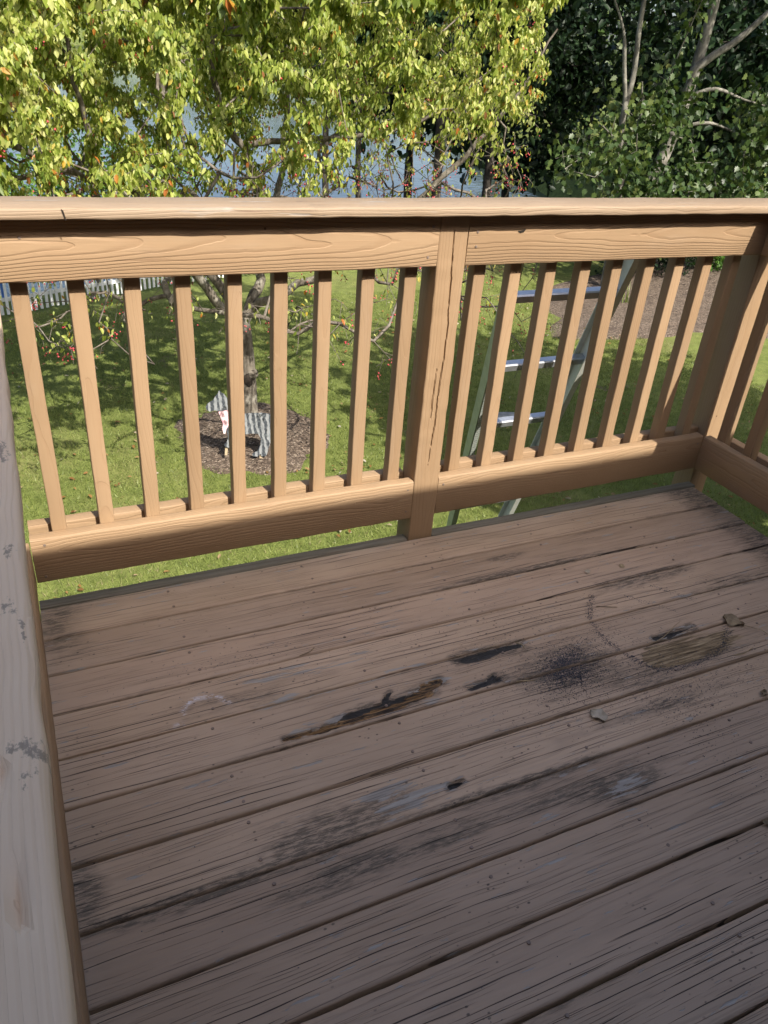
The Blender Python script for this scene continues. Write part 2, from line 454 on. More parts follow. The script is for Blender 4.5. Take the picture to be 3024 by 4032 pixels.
def timber(name, L, w, t, r=.005, nx=24, inner=0, wob=.0008, seed=0, disp=None, attrs=None, xs=None, smooth=True):
    S = section(w, t, r, inner)
    n = len(S)
    if xs is None: xs = np.linspace(0, L, nx+1)
    m = len(xs)
    X = np.repeat(xs, n); Y = np.tile(S[:, 0], m); Z = np.tile(S[:, 1], m)
    sd = seed*13.7
    Y = Y+wob*2*(vnoise(X*4+sd, Y*9+sd)-.5)+wob*2*(vnoise(X*23+sd, np.sign(Y)*3+sd+5)-.5)*1.0
    Z = Z+wob*2*(vnoise(X*5+sd+40, Z*9+sd)-.5)+wob*1.6*(vnoise(X*31+sd+9, Y*14+sd)-.5)
    top = np.tile(S[:, 1] > -r*1.01, m)
    V = np.stack([X, Y, Z], 1)
    A = None
    if disp is not None:
        dz, A = disp(X, Y, top)
        V[:, 2] += dz*top
    i = np.arange(m-1)[:, None]*n; j = np.arange(n)[None, :]; k = (j+1) % n
    F = np.stack([i+j, i+n+j, i+n+k, i+k], -1).reshape(-1, 4)[:, ::-1]
    # caps as triangle fans (quads with a repeated centre)
    nv = len(V)
    c0 = V[:n].mean(0); c1 = V[-n:].mean(0)
    V = np.vstack([V, c0, c1])
    jj = np.arange(n); kk = (jj+1) % n
    T = np.vstack([np.stack([np.full(n, nv), jj, kk], 1), np.stack([np.full(n, nv+1), nv-n+kk, nv-n+jj], 1)])
    Ft = np.vstack([F[:, [0, 1, 2]], F[:, [0, 2, 3]], T])
    at = None
    if A is not None:
        at = {kx: np.concatenate([v, [0, 0]]) for kx, v in A.items()}
    me = mesh_np(name, V, Ft, False, at)
    if smooth:
        me.polygons.foreach_set('use_smooth', np.ones(len(me.polygons), dtype=bool))
        me.set_sharp_from_angle(angle=R(38))
    return me

def box_mesh(name, boxes):
    """axis aligned boxes: list of (x0,y0,z0,x1,y1,z1)"""
    V = []; F = []
    for b in boxes:
        x0, y0, z0, x1, y1, z1 = b; o = len(V)
        V += [(x0, y0, z0), (x1, y0, z0), (x1, y1, z0), (x0, y1, z0), (x0, y0, z1), (x1, y0, z1), (x1, y1, z1), (x0, y1, z1)]
        F += [[o, o+3, o+2, o+1], [o+4, o+5, o+6, o+7], [o, o+1, o+5, o+4], [o+1, o+2, o+6, o+5], [o+2, o+3, o+7, o+6], [o+3, o, o+4, o+7]]
    return mesh_np(name, V, F)

def tube_arrays(P, Rr, seg=6, cap=True):
    P = np.asarray(P, float); Rr = np.asarray(Rr, float); n = len(P)
    T = np.gradient(P, axis=0); T /= np.linalg.norm(T, axis=1)[:, None]+1e-9
    ref = np.array([0.31, 0.22, 0.93]) if abs(T[0, 2]) < .8 else np.array([.93, .22, .1])
    V = []
    U = np.cross(T[0], ref); U /= np.linalg.norm(U)
    for i in range(n):
        U = U-T[i]*U.dot(T[i]); U /= np.linalg.norm(U)+1e-9
        W = np.cross(T[i], U)
        an = np.linspace(0, 2*np.pi, seg, endpoint=False)
        V.append(P[i]+Rr[i]*(np.cos(an)[:, None]*U+np.sin(an)[:, None]*W))
    V = np.vstack(V)
    i = np.arange(n-1)[:, None]*seg; j = np.arange(seg)[None, :]; k = (j+1) % seg
    F = np.stack([i+j, i+k, i+seg+k, i+seg+j], -1).reshape(-1, 4)
    return V, F
class Tubes:
    def __init__(s): s.V = []; s.F = []; s.n = 0
    def add(s, P, Rr, seg=6):
        if len(P) < 2: return
        V, F = tube_arrays(P, Rr, seg); s.V.append(V); s.F.append(F+s.n); s.n += len(V)
    def mesh(s, name): return mesh_np(name, np.vstack(s.V), np.vstack(s.F), True)
def smooth_path(P, Rr, k=4):
    P = np.asarray(P, float); n = len(P)
    if n < 3:
        t = np.linspace(0, n-1, (n-1)*k+1); return np.stack([np.interp(t, range(n), P[:, i]) for i in range(3)], 1), np.interp(t, range(n), Rr)
    Q = np.vstack([2*P[0]-P[1], P, 2*P[-1]-P[-2]]); out = []; rad = []
    for i in range(n-1):
        p0, p1, p2, p3 = Q[i:i+4]
        for a in np.linspace(0, 1, k, endpoint=False):
            out.append(.5*((2*p1)+(-p0+p2)*a+(2*p0-5*p1+4*p2-p3)*a*a+(-p0+3*p1-3*p2+p3)*a**3)); rad.append(Rr[i]*(1-a)+Rr[i+1]*a)
    out.append(P[-1]); rad.append(Rr[-1])
    return np.array(out), np.array(rad)

# ------------------------------------------------------------------ ground, pond, banks
GZ = -2.8
FENCE = np.array([(-7.5, 9.4), (-4, 10.6), (-1.1, 11.95), (1.8, 13.3), (5, 14.3), (8.1, 15.0), (10.8, 15.7), (12.8, 16.4), (17, 17.9), (21.5, 19.6), (28, 22.0)])
def fence_y(x): return np.interp(x, FENCE[:, 0], FENCE[:, 1])
def far_dist(az):
    return np.interp(az, [-60, -5, 12, 24, 31, 36, 42, 60], [125, 125, 120, 90, 42, 34, 27, 24])
def ground_h(x, y):
    x = np.asarray(x, float); y = np.asarray(y, float)
    z = GZ+.05*(vnoise(x*.4+9, y*.4+3)-.5)
    s = y-fence_y(x)
    az = np.degrees(np.arctan2(x+1.07, y+1.92)); dist = np.hypot(x+1.07, y+1.92)
    shore = np.clip((s-1.2)/2.0, 0, 1)
    pond = shore*np.clip((far_dist(az)-dist)/2.5, 0, 1)
    pond = np.where(y < 5, 0, pond)
    pond *= np.clip((44-az)/4, 0, 1)
    bank = np.clip((dist-far_dist(az))/14, 0, 1)*2.2*(s > 0)
    return z-1.5*pond+bank*np.clip((az+80)/20, 0, 1)
def sheet():
    xs = np.concatenate([np.linspace(-320, -24, 20), np.linspace(-20, 34, 110), np.linspace(38, 320, 20)])
    ys = np.concatenate([np.linspace(-120, -8, 12), np.linspace(-4, 46, 110), np.linspace(50, 110, 30), np.linspace(120, 420, 14)])
    X, Y = np.meshgrid(xs, ys)
    V = np.stack([X.ravel(), Y.ravel(), ground_h(X.ravel(), Y.ravel())], 1)
    ny, nx = X.shape
    i = np.arange(ny-1)[:, None]*nx; j = np.arange(nx-1)[None, :]
    F = np.stack([i+j, i+j+1, i+nx+j+1, i+nx+j], -1).reshape(-1, 4)
    return mesh_np('ground', V, F, True)
tag(link('ground', sheet(), LAWN), kind='structure')
wm = mesh_np('pond_water', [(-220, 8, -3.15), (60, 8, -3.15), (60, 140, -3.15), (-220, 140, -3.15)], np.array([[0, 1, 2, 3]]))
tag(link('pond_water', wm, WATER), kind='structure')

# mulch beds
def mound(name, cx, cy, rx, ry, hgt, seed, rot=0.):
    nr, na = 26, 72
    V = [(cx, cy, GZ+hgt+.03)]
    for i in range(1, nr+1):
        for a in range(na):
            th = 2*math.pi*a/na
            k = 1+.26*(float(fbm(np.cos(th)*3+seed, np.sin(th)*3+seed))-.5)*2
            f = i/nr
            x = rx*k*f*math.cos(th); y = ry*k*f*math.sin(th)
            X = cx+x*math.cos(rot)-y*math.sin(rot); Y = cy+x*math.sin(rot)+y*math.cos(rot)
            z = hgt*(1-f**3)+.025*float(vnoise(X*14, Y*14))*(f < .97)+.012*(1-f)
            V.append((X, Y, float(ground_h(X, Y))+z-.01*(f > .99)))
    F = [[0, 1+a, 1+(a+1) % na] for a in range(na)]
    for i in range(nr-1):
        for a in range(na):
            b = (a+1) % na; o = 1+i*na
            F.append([o+a, o+na+a, o+na+b, o+b])
    return mesh_np(name, V, F, True)
tag(link('mulch_ring', mound('mulch_ring', 1.32, 6.52, .95, .98, .10, 3.3), MULCH), kind='structure')
tag(link('mulch_bed', mound('mulch_bed', 13.2, 11.1, 5.3, 2.4, .10, 8.1, .35), MULCH), kind='structure')
def chips(name, cx, cy, rx, ry, n, rot=0.):
    a = rng.uniform(0, 2*np.pi, n); f = np.sqrt(rng.random(n))*.97
    x = rx*f*np.cos(a); y = ry*f*np.sin(a)
    X = cx+x*math.cos(rot)-y*math.sin(rot); Y = cy+x*math.sin(rot)+y*math.cos(rot)
    Z = ground_h(X, Y)+.10*(1-f**3)+.028
    return np.stack([X, Y, Z], 1)

# ------------------------------------------------------------------ leaves
T_OVAL = (np.array([(0, 0, 0), (.5, 0, 0), (1, 0, -.10), (.28, .42, .10), (.68, .38, .07), (.28, -.42, .10), (.68, -.38, .07)]),
          np.array([(0, 1, 3), (1, 4, 3), (1, 2, 4), (0, 5, 1), (1, 5, 6), (1, 6, 2)]))
T_DIA = (np.array([(0, 0, 0), (.5, .42, .06), (1, 0, -.05), (.5, -.42, .06)]), np.array([(0, 2, 1), (0, 3, 2)]))
_mo = [(0, .04), (-.05, .30), (.18, .30), (.22, .58), (.42, .36), (.52, .50), (.62, .26), (.72, .20), (1.0, 0)]
_mp = [(.38, 0)]+_mo+[(x, -y) for x, y in _mo[-2::-1]]
T_MAPLE = (np.array([(x, y, .10*abs(y)-.05*x) for x, y in _mp]),
           np.array([(0, i, i+1) for i in range(1, len(_mp)-1)]+[(0, len(_mp)-1, 1)])[:, [0, 2, 1]])
def unit(v): return v/(np.linalg.norm(v, axis=-1, keepdims=True)+1e-9)
def leaf_arrays(P, D, Nn, L, Wd, tpl):
    tv, tf = tpl
    D = unit(D); S = unit(np.cross(D, Nn)); U = np.cross(S, D)
    k = len(tv)
    V = P[:, None, :]+L[:, None, None]*(tv[None, :, 0:1]*D[:, None, :]+tv[None, :, 2:3]*U[:, None, :])+Wd[:, None, None]*tv[None, :, 1:2]*S[:, None, :]
    F = tf[None]+(np.arange(len(P))*k)[:, None, None]
    return V.reshape(-1, 3), F.reshape(-1, 3), k
def leaves_mesh(name, P, D, Nn, L, Wd, tpl, rnd):
    V, F, k = leaf_arrays(P, D, Nn, L, Wd, tpl)
    return mesh_np(name, V, F, False, {'rnd': np.repeat(rnd, k)})
CAMP = np.array(cam.location)
CAMR = np.array(cam.rotation_euler.to_matrix())
def in_view(P):
    q = (P-CAMP)@CAMR
    z = -q[:, 2]; f = 36.45/36
    u = q[:, 0]/np.maximum(z, .01)*f; v = q[:, 1]/np.maximum(z, .01)*f
    return (z > .1) & (abs(u) < .5) & (abs(v) < .6667), z

# ------------------------------------------------------------------ tree skeletons
def grow(nodes, par, targets, step=.22, jit=.05, droop=0., base=None):
    """join each target to the nearest existing node by a short wandering path"""
    nodes = [np.array(n, float) for n in nodes]; par = list(par)
    N = np.zeros((60000, 3)); N[:len(nodes)] = nodes; cnt = len(nodes)
    base = nodes[0] if base is None else np.array(base)
    order = np.argsort(np.linalg.norm(targets-base, axis=1))
    tips = []
    for ti in order:
        t = targets[ti]
        d = np.linalg.norm(N[:cnt]-t, axis=1)+.12*np.linalg.norm(N[:cnt]-base, axis=1)*0
        # prefer joining from nodes nearer to the trunk
        d = d+.35*np.maximum(0, np.linalg.norm(N[:cnt]-base, axis=1)-np.linalg.norm(t-base))
        i = int(np.argmin(d)); a = N[i].copy()
        L = np.linalg.norm(t-a); k = max(1, int(L/step)); cur = i
        off = rng.normal(0, jit, 3)*L
        for s in range(1, k+1):
            f = s/k
            p = a+(t-a)*f+off*math.sin(math.pi*f)+rng.normal(0, jit*.35, 3)*step*2
            p[2] += droop*L*math.sin(math.pi*f)
            N[cnt] = p; par.append(cur); cur = cnt; cnt += 1
        tips.append(cur)
    return N[:cnt].copy(), np.array(par), tips
def skeleton_tubes(N, par, tip_r=.003, power=2.2, minr=None, maxr=None, split=.02):
    n = len(N); child = [[] for _ in range(n)]
    for i, p in enumerate(par):
        if p >= 0: child[p].append(i)
    order = sorted(range(n), key=lambda i: -i)
    r = np.zeros(n)
    for i in order:
        r[i] = tip_r if not child[i] else (sum(r[c]**power for c in child[i]))**(1/power)
    if minr is not None:
        for i, v in minr.items(): r[i] = v
    for i in range(n):
        if par[i] >= 0: r[i] = min(r[i], r[par[i]]*.97)
        elif maxr: r[i] = min(r[i], maxr)
    thick = Tubes(); thin = Tubes()
    starts = [(i, None) for i in range(n) if par[i] < 0]
    done = np.zeros(n, bool)
    stack = [(i, -1) for i in range(n) if par[i] < 0]
    while stack:
        i, pr = stack.pop()
        P = [N[pr]] if pr >= 0 else []
        Rr = [min(r[pr], r[i]*1.15)] if pr >= 0 else []
        cur = i
        while True:
            P.append(N[cur]); Rr.append(r[cur])
            ch = child[cur]
            if not ch: break
            ch = sorted(ch, key=lambda c: -r[c])
            for c in ch[1:]: stack.append((c, cur))
            cur = ch[0]
        if len(P) < 2: continue
        P = np.array(P); Rr = np.array(Rr)
        k = np.argmax(Rr < split) if (Rr < split).any() else len(Rr)
        if k >= 2:
            q, rr_ = smooth_path(P[:k+1], Rr[:k+1], 2); thick.add(q, rr_, 10)
        if k < len(Rr):
            s = max(0, k-1)
            thin.add(P[s:], Rr[s:], 4)
    return thick, thin, r, child

def leaf_spots(N, r, par, per_node, spread, rmax=.012):
    idx = np.where((r < rmax) & (par >= 0))[0]
    idx = np.repeat(idx, per_node)
    a = rng.random(len(idx))[:, None]
    P = N[idx]*(a)+N[par[idx]]*(1-a)+rng.normal(0, spread, (len(idx), 3))
    return P

def blob_points(n, c, rad, shell=.35, flat=0.):
    v = unit(rng.normal(0, 1, (n, 3)))
    f = (shell+(1-shell)*rng.random(n)**.7)[:, None]
    return np.array(c)+v*f*np.array(rad)

def leaf_parts(parent, P, D, Nn, L, Wd, tpl, rnd, mat, nkeep, name='leaf'):
    """the leaves that show largest become objects of their own; the rest stay one mesh"""
    vis, z = in_view(P)
    size = np.where(vis, L/np.maximum(z, .3), 0)
    idx = np.argsort(-size)[:nkeep]
    keep = np.zeros(len(P), bool); keep[idx] = True
    bins = []
    for b in range(10):
        v = (b+.5)/10
        tv, tf = tpl
        Vv = tv*np.array([1, .55, .6])
        bins.append(mesh_np(name, Vv, tf, False, {'rnd': np.full(len(tv), v)}))
        bins[-1].materials.append(mat)
    for i in idx:
        d = Vector(D[i]).normalized(); s = d.cross(Vector(Nn[i])).normalized(); u = s.cross(d)
        M = (Matrix((d, s, u)).transposed()).to_4x4()
        M = Matrix.Translation(Vector(P[i])) @ M @ Matrix.Diagonal((L[i], L[i]*max(.6, min(1.2, Wd[i]/L[i]/.55)), L[i], 1))
        link(name, bins[min(9, int(rnd[i]*10))], None, parent, M)
    return ~keep

def hang_dirs(n, down=1.0, side=.5):
    D = rng.normal(0, side, (n, 3)); D[:, 2] = -down+rng.normal(0, .25, n)
    return unit(D)

# ------------------------------------------------------------------ the crabapple
def crabapple():
    base = (1.40, 6.95, GZ)
    t = root('crabapple_tree', base, 'broad crabapple tree with yellow green leaves and red berries on mulch ring', 'tree')
    limbs = []       # explicit limbs: points, radii
    trunk = [((1.40, 6.95, -2.85), .15), ((1.39, 6.95, -2.6), .115), ((1.38, 6.95, -2.1), .102), ((1.36, 6.95, -1.75), .105), ((1.34, 6.95, -1.5), .098)]
    l1 = [((1.34, 6.95, -1.5), .075), ((1.46, 7.0, -1.28), .065), ((1.62, 7.15, -.98), .055), ((1.55, 6.95, -.45), .05), ((1.41, 6.6, .09), .046), ((1.22, 6.45, .45), .04), ((1.0, 6.4, .75), .033), ((.9, 6.3, 1.5), .024), ((.8, 6.2, 2.4), .012)]
    r1 = [((1.44, 6.98, -1.33), .055), ((1.66, 6.8, -1.2), .048), ((2.1, 6.7, -.95), .045), ((2.7, 6.6, -.55), .04), ((3.4, 6.5, .0), .035), ((3.86, 6.3, .59), .028), ((4.2, 6.1, 1.1), .02), ((4.45, 6.0, 1.7), .012)]
    ll = [((1.33, 6.95, -1.55), .06), ((1.0, 6.9, -1.2), .052), ((.6, 6.7, -.6), .05), ((.22, 6.5, -.02), .047), ((-.31, 6.2, .18), .04), ((-.9, 6.0, .45), .03), ((-1.7, 5.9, .9), .018)]
    lu = [((-.30, 6.2, .18), .03), ((-.24, 6.05, .45), .028), ((-.35, 5.9, 1.0), .02), ((-.4, 5.8, 1.9), .01)]
    ve = [((1.34, 6.97, -1.5), .06), ((1.02, 7.1, -1.0), .056), ((.66, 7.2, -.55), .052), ((.62, 7.2, .0), .050), ((.62, 7.2, .5), .044), ((.6, 7.2, 1.2), .034), ((.55, 7.2, 2.3), .015)]
    ho = [((1.2, 6.45, .45), .034), ((1.5, 6.3, .53), .03), ((2.07, 6.0, .60), .026), ((2.8, 5.7, .8), .018), ((3.3, 5.4, 1.2), .01)]
    bk = [((1.60, 7.1, -1.0), .045), ((2.0, 7.8, -.4), .04), ((2.4, 8.6, .6), .03), ((2.6, 9.2, 1.6), .015)]
    nodes = []; par = []; minr = {}
    def near(p):
        return int(np.argmin([np.linalg.norm(np.array(p)-q) for q in nodes]))
    for k, lim in enumerate((trunk, l1, r1, ll, lu, ve, ho, bk)):
        P, Rr = smooth_path([a for a, b in lim], [b for a, b in lim], 4)
        prev = -1 if k == 0 else near(P[0])
        for i in range(0 if k == 0 else 1, len(P)):
            nodes.append(P[i]+(rng.normal(0, .012, 3) if k else 0)); par.append(prev); minr[len(nodes)-1] = Rr[i]; prev = len(nodes)-1
    # crown: leafy upper dome, twiggy lower skirt
    n_up, n_lo = 1900, 330
    up = blob_points(n_up*2, (1.15, 6.6, 1.0), (5.1, 3.2, 2.5), .25)
    up = up[(up[:, 2] > -.05) & (up[:, 0]+1.07 < .70*(up[:, 1]+1.92))][:n_up]
    a = rng.uniform(0, 2*np.pi, n_lo); f = np.sqrt(rng.uniform(.05, 1, n_lo))
    lo = np.stack([1.9+4.0*f*np.cos(a), 6.5+2.7*f*np.sin(a), rng.uniform(-1.0, .35, n_lo)-.22*f], 1)
    lo = lo[lo[:, 0]+1.07 < .74*(lo[:, 1]+1.92)]
    ex = np.array([(-.45, 4.6, -.72), (-.40, 4.7, -.85), (-.72, 4.4, -.72), (-.68, 4.4, -.62), (2.3, 5.0, -1.0), (2.4, 5.1, -.85), (2.2, 5.0, -.9), (4.1, 5.5, -1.05), (4.2, 5.4, -1.2), (4.7, 5.6, -1.3), (.45, 5.0, -.75), (.75, 5.2, -.8), (5.0, 5.6, -1.35), (3.4, 5.3, -.95), (3.7, 5.4, -1.0)])
    N, pr, tips = grow(nodes, par, np.vstack([up, lo, ex]), .16, .09, .05)
    # fine twigs off every thin node
    extra = []; epar = []
    child_count = np.bincount(pr[pr >= 0], minlength=len(N))
    for i in range(len(nodes), len(N)):
        k = 2 if N[i, 2] < .25 else 1
        for _ in range(k):
            if rng.random() < .62:
                d = rng.normal(0, 1, 3); d[2] -= .5; d /= np.linalg.norm(d)
                L = rng.uniform(.06, .22); cur = i
                for s in (0.5, 1):
                    extra.append(N[i]+d*L*s+np.array([0, 0, -.04*s*s])+rng.normal(0, .012, 3)); epar.append(cur); cur = len(N)+len(extra)-1
    N = np.vstack([N, extra]); pr = np.concatenate([pr, epar]).astype(int)
    thick, thin, r, child = skeleton_tubes(N, pr, .0024, 2.25, minr, .12)
    trunk_o = link('trunk', thick.mesh('trunk'), CRAB_BARK, t)
    tag(link('twigs', thin.mesh('twigs'), TWIG, t), kind='stuff')
    # knob and hollow on the trunk
    th = np.linspace(0, 2*np.pi, 12, endpoint=False)
    Vk = [(0, 0, .035)]+[(.05*math.cos(x), .05*math.sin(x), .02) for x in th]+[(.07*math.cos(x), .075*math.sin(x), -.03) for x in th]
    Fk = [[0, 1+i, 1+(i+1) % 12] for i in range(12)]+[[1+i, 13+i, 13+(i+1) % 12, 1+(i+1) % 12] for i in range(12)]
    link('branch_stub', mesh_np('branch_stub', Vk, Fk, True), CRAB_BARK, trunk_o, frame((1.43, 6.855, -2.13), (1, 0, 0), (.45, -.85, .1)))
    Vh = [(0, 0, .004)]+[(.045*math.cos(x)*(1+.2*math.sin(3*x)), .085*math.sin(x), .0) for x in th]+[(.06*math.cos(x), .1*math.sin(x), -.03) for x in th]
    link('hollow', mesh_np('hollow', Vh, Fk, True), DARKSOIL, trunk_o, frame((1.365, 6.850, -2.2), (1, 0, 0), (-.1, -1, .1)))
    # leaves
    idx = np.where((r < .007) & (pr >= 0))[0]
    zt = np.interp(N[idx, 0], [-2, -.5, 1, 2.6, 5], [-.02, .12, .26, .6, .62])
    dens = np.interp(N[idx, 2]-zt, [-1.5, -.6, -.2, .2, .5, 1.1], [.10, .14, .30, 1.6, 5.2, 7.4])
    dens *= np.interp(N[idx, 0], [1.5, 4.5, 6.2], [1.0, .75, .6])
    dens *= np.interp(N[idx, 0], [-1, 1.5, 3], [1.75, 1.5, 1.0])
    want = rng.poisson(np.clip(dens*5.6, 0, 48))
    idx = np.repeat(idx, want)
    a = rng.random(len(idx))[:, None]
    P = N[idx]*a+N[pr[idx]]*(1-a)+rng.normal(0, .03, (len(idx), 3))
    n = len(P); print('crab leaves', n, len(N))
    D = hang_dirs(n, 1.0, .45)
    Nn = rng.normal(0, 1, (n, 3)); Nn[:, 1] -= 1.0; Nn[:, 2] += .7; Nn[:, 0] += .25
    L = rng.uniform(.034, .066, n); Wd = L*rng.uniform(.42, .62, n)
    rnd = np.clip(rng.beta(1.5, 1.6, n)*.92+(fbm(P[:, 0]*.9, P[:, 2]*.9+P[:, 1]*.5)-.5)*.45, 0, .9)
    odd = rng.random(n) < np.interp(P[:, 2], [-.5, .6, 1.2], [.16, .05, .03])
    rnd[odd] = rng.uniform(.9, 1, odd.sum())
    fol = root('crown', (1.5, 6.7, .9), None, None)
    fol.parent = t; fol.matrix_basis = Matrix.Translation(Vector((1.5, 6.7, .9))-Vector(base))
    rest = leaf_parts(fol, P, D, Nn, L, Wd, T_OVAL, rnd, CRAB_LEAF, 300)
    seen, _z = in_view(P)
    a_ = rest & seen; b_ = rest & ~seen
    tag(link('leaves', leaves_mesh('leaves', P[a_], D[a_], Nn[a_], L[a_], Wd[a_], T_OVAL, rnd[a_]), CRAB_LEAF, fol), kind='stuff')
    tag(link('enlarged_leaves', leaves_mesh('enlarged_leaves', P[b_], D[b_], Nn[b_], L[b_]*2.0, Wd[b_]*2.1, T_DIA, rnd[b_]), CRAB_LEAF, fol), kind='stuff')  # out-of-frame leaves, enlarged to deepen the crown's shadow on the lawn
    # berries in hanging clusters
    cand = np.where((r < .006) & (pr >= 0))[0]
    w = np.interp(N[cand, 2], [-1.4, -.2, .5, 1.0], [1.2, 1.2, .8, .45])*np.interp(N[cand, 0], [0, 2.5, 4], [.6, 1.1, 1.2])
    cand = rng.choice(cand, 1300, replace=False, p=w/w.sum())
    cl = np.repeat(cand, rng.integers(2, 6, len(cand)))
    B = N[cl]+rng.normal(0, .022, (len(cl), 3))-np.array([0, 0, .045])
    o6 = np.array([(1, 0, 0), (-1, 0, 0), (0, 1, 0), (0, -1, 0), (0, 0, 1.1), (0, 0, -1.1)])
    f8 = np.array([(0, 2, 4), (2, 1, 4), (1, 3, 4), (3, 0, 4), (2, 0, 5), (1, 2, 5), (3, 1, 5), (0, 3, 5)])
    rad = rng.uniform(.007, .0115, len(B))
    Vb = (B[:, None, :]+o6[None]*rad[:, None, None]).reshape(-1, 3); Fb = (f8[None]+(np.arange(len(B))*6)[:, None, None]).reshape(-1, 3)
    tag(link('berries', mesh_np('berries', Vb, Fb, True), BERRY, fol), kind='stuff')
crabapple()

# ------------------------------------------------------------------ other trees and shrubs
def tree(name, base, label, cat, group, limbs, blobs, bark, leafm, tpl, leafL, nleaf, ntar, keep=0, down=.6, side=.7, step=.4, tip=.006, wr=.9, rbias=0.):
    t = root(name, base, label, cat, group=group)
    nodes = []; par = []; minr = {}
    for k, lim in enumerate(limbs):
        P, Rr = smooth_path([a for a, b in lim], [b for a, b in lim], 4)
        prev = -1 if k == 0 else int(np.argmin([np.linalg.norm(P[0]-q) for q in nodes]))
        for i in range(0 if k == 0 else 1, len(P)):
            nodes.append(P[i]); par.append(prev); minr[len(nodes)-1] = Rr[i]; prev = len(nodes)-1
    tot = sum(b[2] for b in blobs)
    T = np.vstack([blob_points(max(3, int(ntar*b[2]/tot)), b[0], b[1], .25) for b in blobs])
    T = T[T[:, 2] > GZ+.15]
    N, pr, tips = grow(nodes, par, T, step, .07, .04)
    thick, thin, r, child = skeleton_tubes(N, pr, tip, 2.2, minr, None, .035)
    if thick.n: link('trunk', thick.mesh('trunk'), bark, t)
    if thin.n: tag(link('branches', thin.mesh('branches'), bark, t), kind='stuff')
    cand = np.arange(len(nodes), len(N))
    idx = rng.choice(cand, nleaf)
    a = rng.random(nleaf)[:, None]
    P = N[idx]*a+N[pr[idx]]*(1-a)+rng.normal(0, leafL*1.4, (nleaf, 3))
    D = hang_dirs(nleaf, down, side)
    Nn = rng.normal(0, 1, (nleaf, 3)); Nn[:, 2] += .8; Nn[:, 1] -= .4
    L = leafL*rng.uniform(.65, 1.25, nleaf); Wd = L*rng.uniform(.8, 1.1, nleaf)*wr
    rnd = np.clip(rng.beta(2, 2.2, nleaf)+(fbm(P[:, 0]*.7, P[:, 2]*.7+P[:, 1]*.4)-.5)*.6+rbias, 0, 1)
    cr = root('crown', tuple(np.mean(T, 0)), None, None)
    cr.parent = t; cr.matrix_basis = Matrix.Translation(cr.location-Vector(base))
    rest = np.ones(nleaf, bool)
    if keep: rest = leaf_parts(cr, P, D, Nn, L, Wd, tpl, rnd, leafm, keep)
    tag(link('leaves', leaves_mesh('leaves', P[rest], D[rest], Nn[rest], L[rest], Wd[rest], tpl, rnd[rest]), leafm, cr), kind='stuff')
    return t

# leaning grey maple, with the young double-stemmed one beside it
tree('maple_tree', (11.75, 12.4, GZ), 'leaning grey maple with thick sunlit trunk behind the right rail', 'tree', None,
     [[((11.72, 12.45, GZ-.05), .20), ((11.85, 12.5, -2), .17), ((12.15, 12.5, -.86), .155), ((12.4, 12.5, .1), .145), ((12.57, 12.5, .92), .135), ((12.7, 12.5, 2.26), .11), ((12.72, 12.5, 3.4), .09), ((12.9, 12.6, 5.2), .05)],
      [((12.45, 12.5, 1.35), .085), ((12.75, 12.2, 1.75), .075), ((13.06, 12, 2.03), .066), ((13.45, 11.8, 2.5), .055), ((14.2, 11.6, 3.3), .03)],
      [((12.48, 12.5, .9), .05), ((12.9, 12.1, 1.15), .04), ((13.5, 11.8, 1.0), .028), ((14.1, 11.6, .9), .015)],
      [((12.3, 12.5, .3), .045), ((12.8, 12.0, .52), .036), ((13.4, 11.8, .4), .026), ((14, 11.6, .2), .014)],
      [((12.4, 12.5, .6), .035), ((12.0, 12.0, .75), .028), ((11.5, 11.7, .65), .014)]],
     [((13.0, 11.0, 5.2), (5.0, 3.2, 2.0), 110), ((14.0, 11.2, .5), (1.7, .8, 1.1), 26), ((11.1, 11.6, .7), (1.2, .6, .9), 18), ((12.3, 11.3, -.8), (2.2, .8, .75), 36)],
     GREY_BARK, MAPLE_LEAF, T_MAPLE, .135, 11000, 300, 220, .7, .6, wr=.95)
tree('maple_tree', (10.6, 11.5, GZ), 'slim young maple with two thin pale stems left of leaning maple', 'tree', None,
     [[((10.6, 11.5, GZ-.05), .085), ((10.5, 11.5, -1.6), .075), ((10.44, 11.5, -.6), .068), ((10.16, 11.5, .49), .06), ((10.2, 11.5, 1.3), .05), ((10.11, 11.5, 2.08), .045), ((10.05, 11.5, 3.6), .03)],
      [((10.16, 11.5, .75), .042), ((9.95, 11.5, 1.4), .038), ((9.75, 11.5, 2.0), .032), ((9.27, 11.5, 2.7), .02), ((9.1, 11.4, 3.6), .012)],
      [((10.3, 11.5, 0.1), .03), ((10.5, 11.4, .6), .026), ((10.35, 11.4, 1.2), .018)],
      [((10.35, 11.5, -.2), .03), ((9.9, 11.2, .15), .022), ((9.3, 11.0, .45), .012)]],
     [((9.6, 11.2, .0), (1.1, .7, .6), 16), ((10.9, 11.2, -1.1), (1.2, .7, .6), 16), ((9.6, 11.0, 4.0), (2.4, 1.6, 1.4), 40)],
     GREY_BARK, MAPLE_LEAF, T_MAPLE, .125, 3200, 130, 160, .7, .6, wr=.95, rbias=.12)

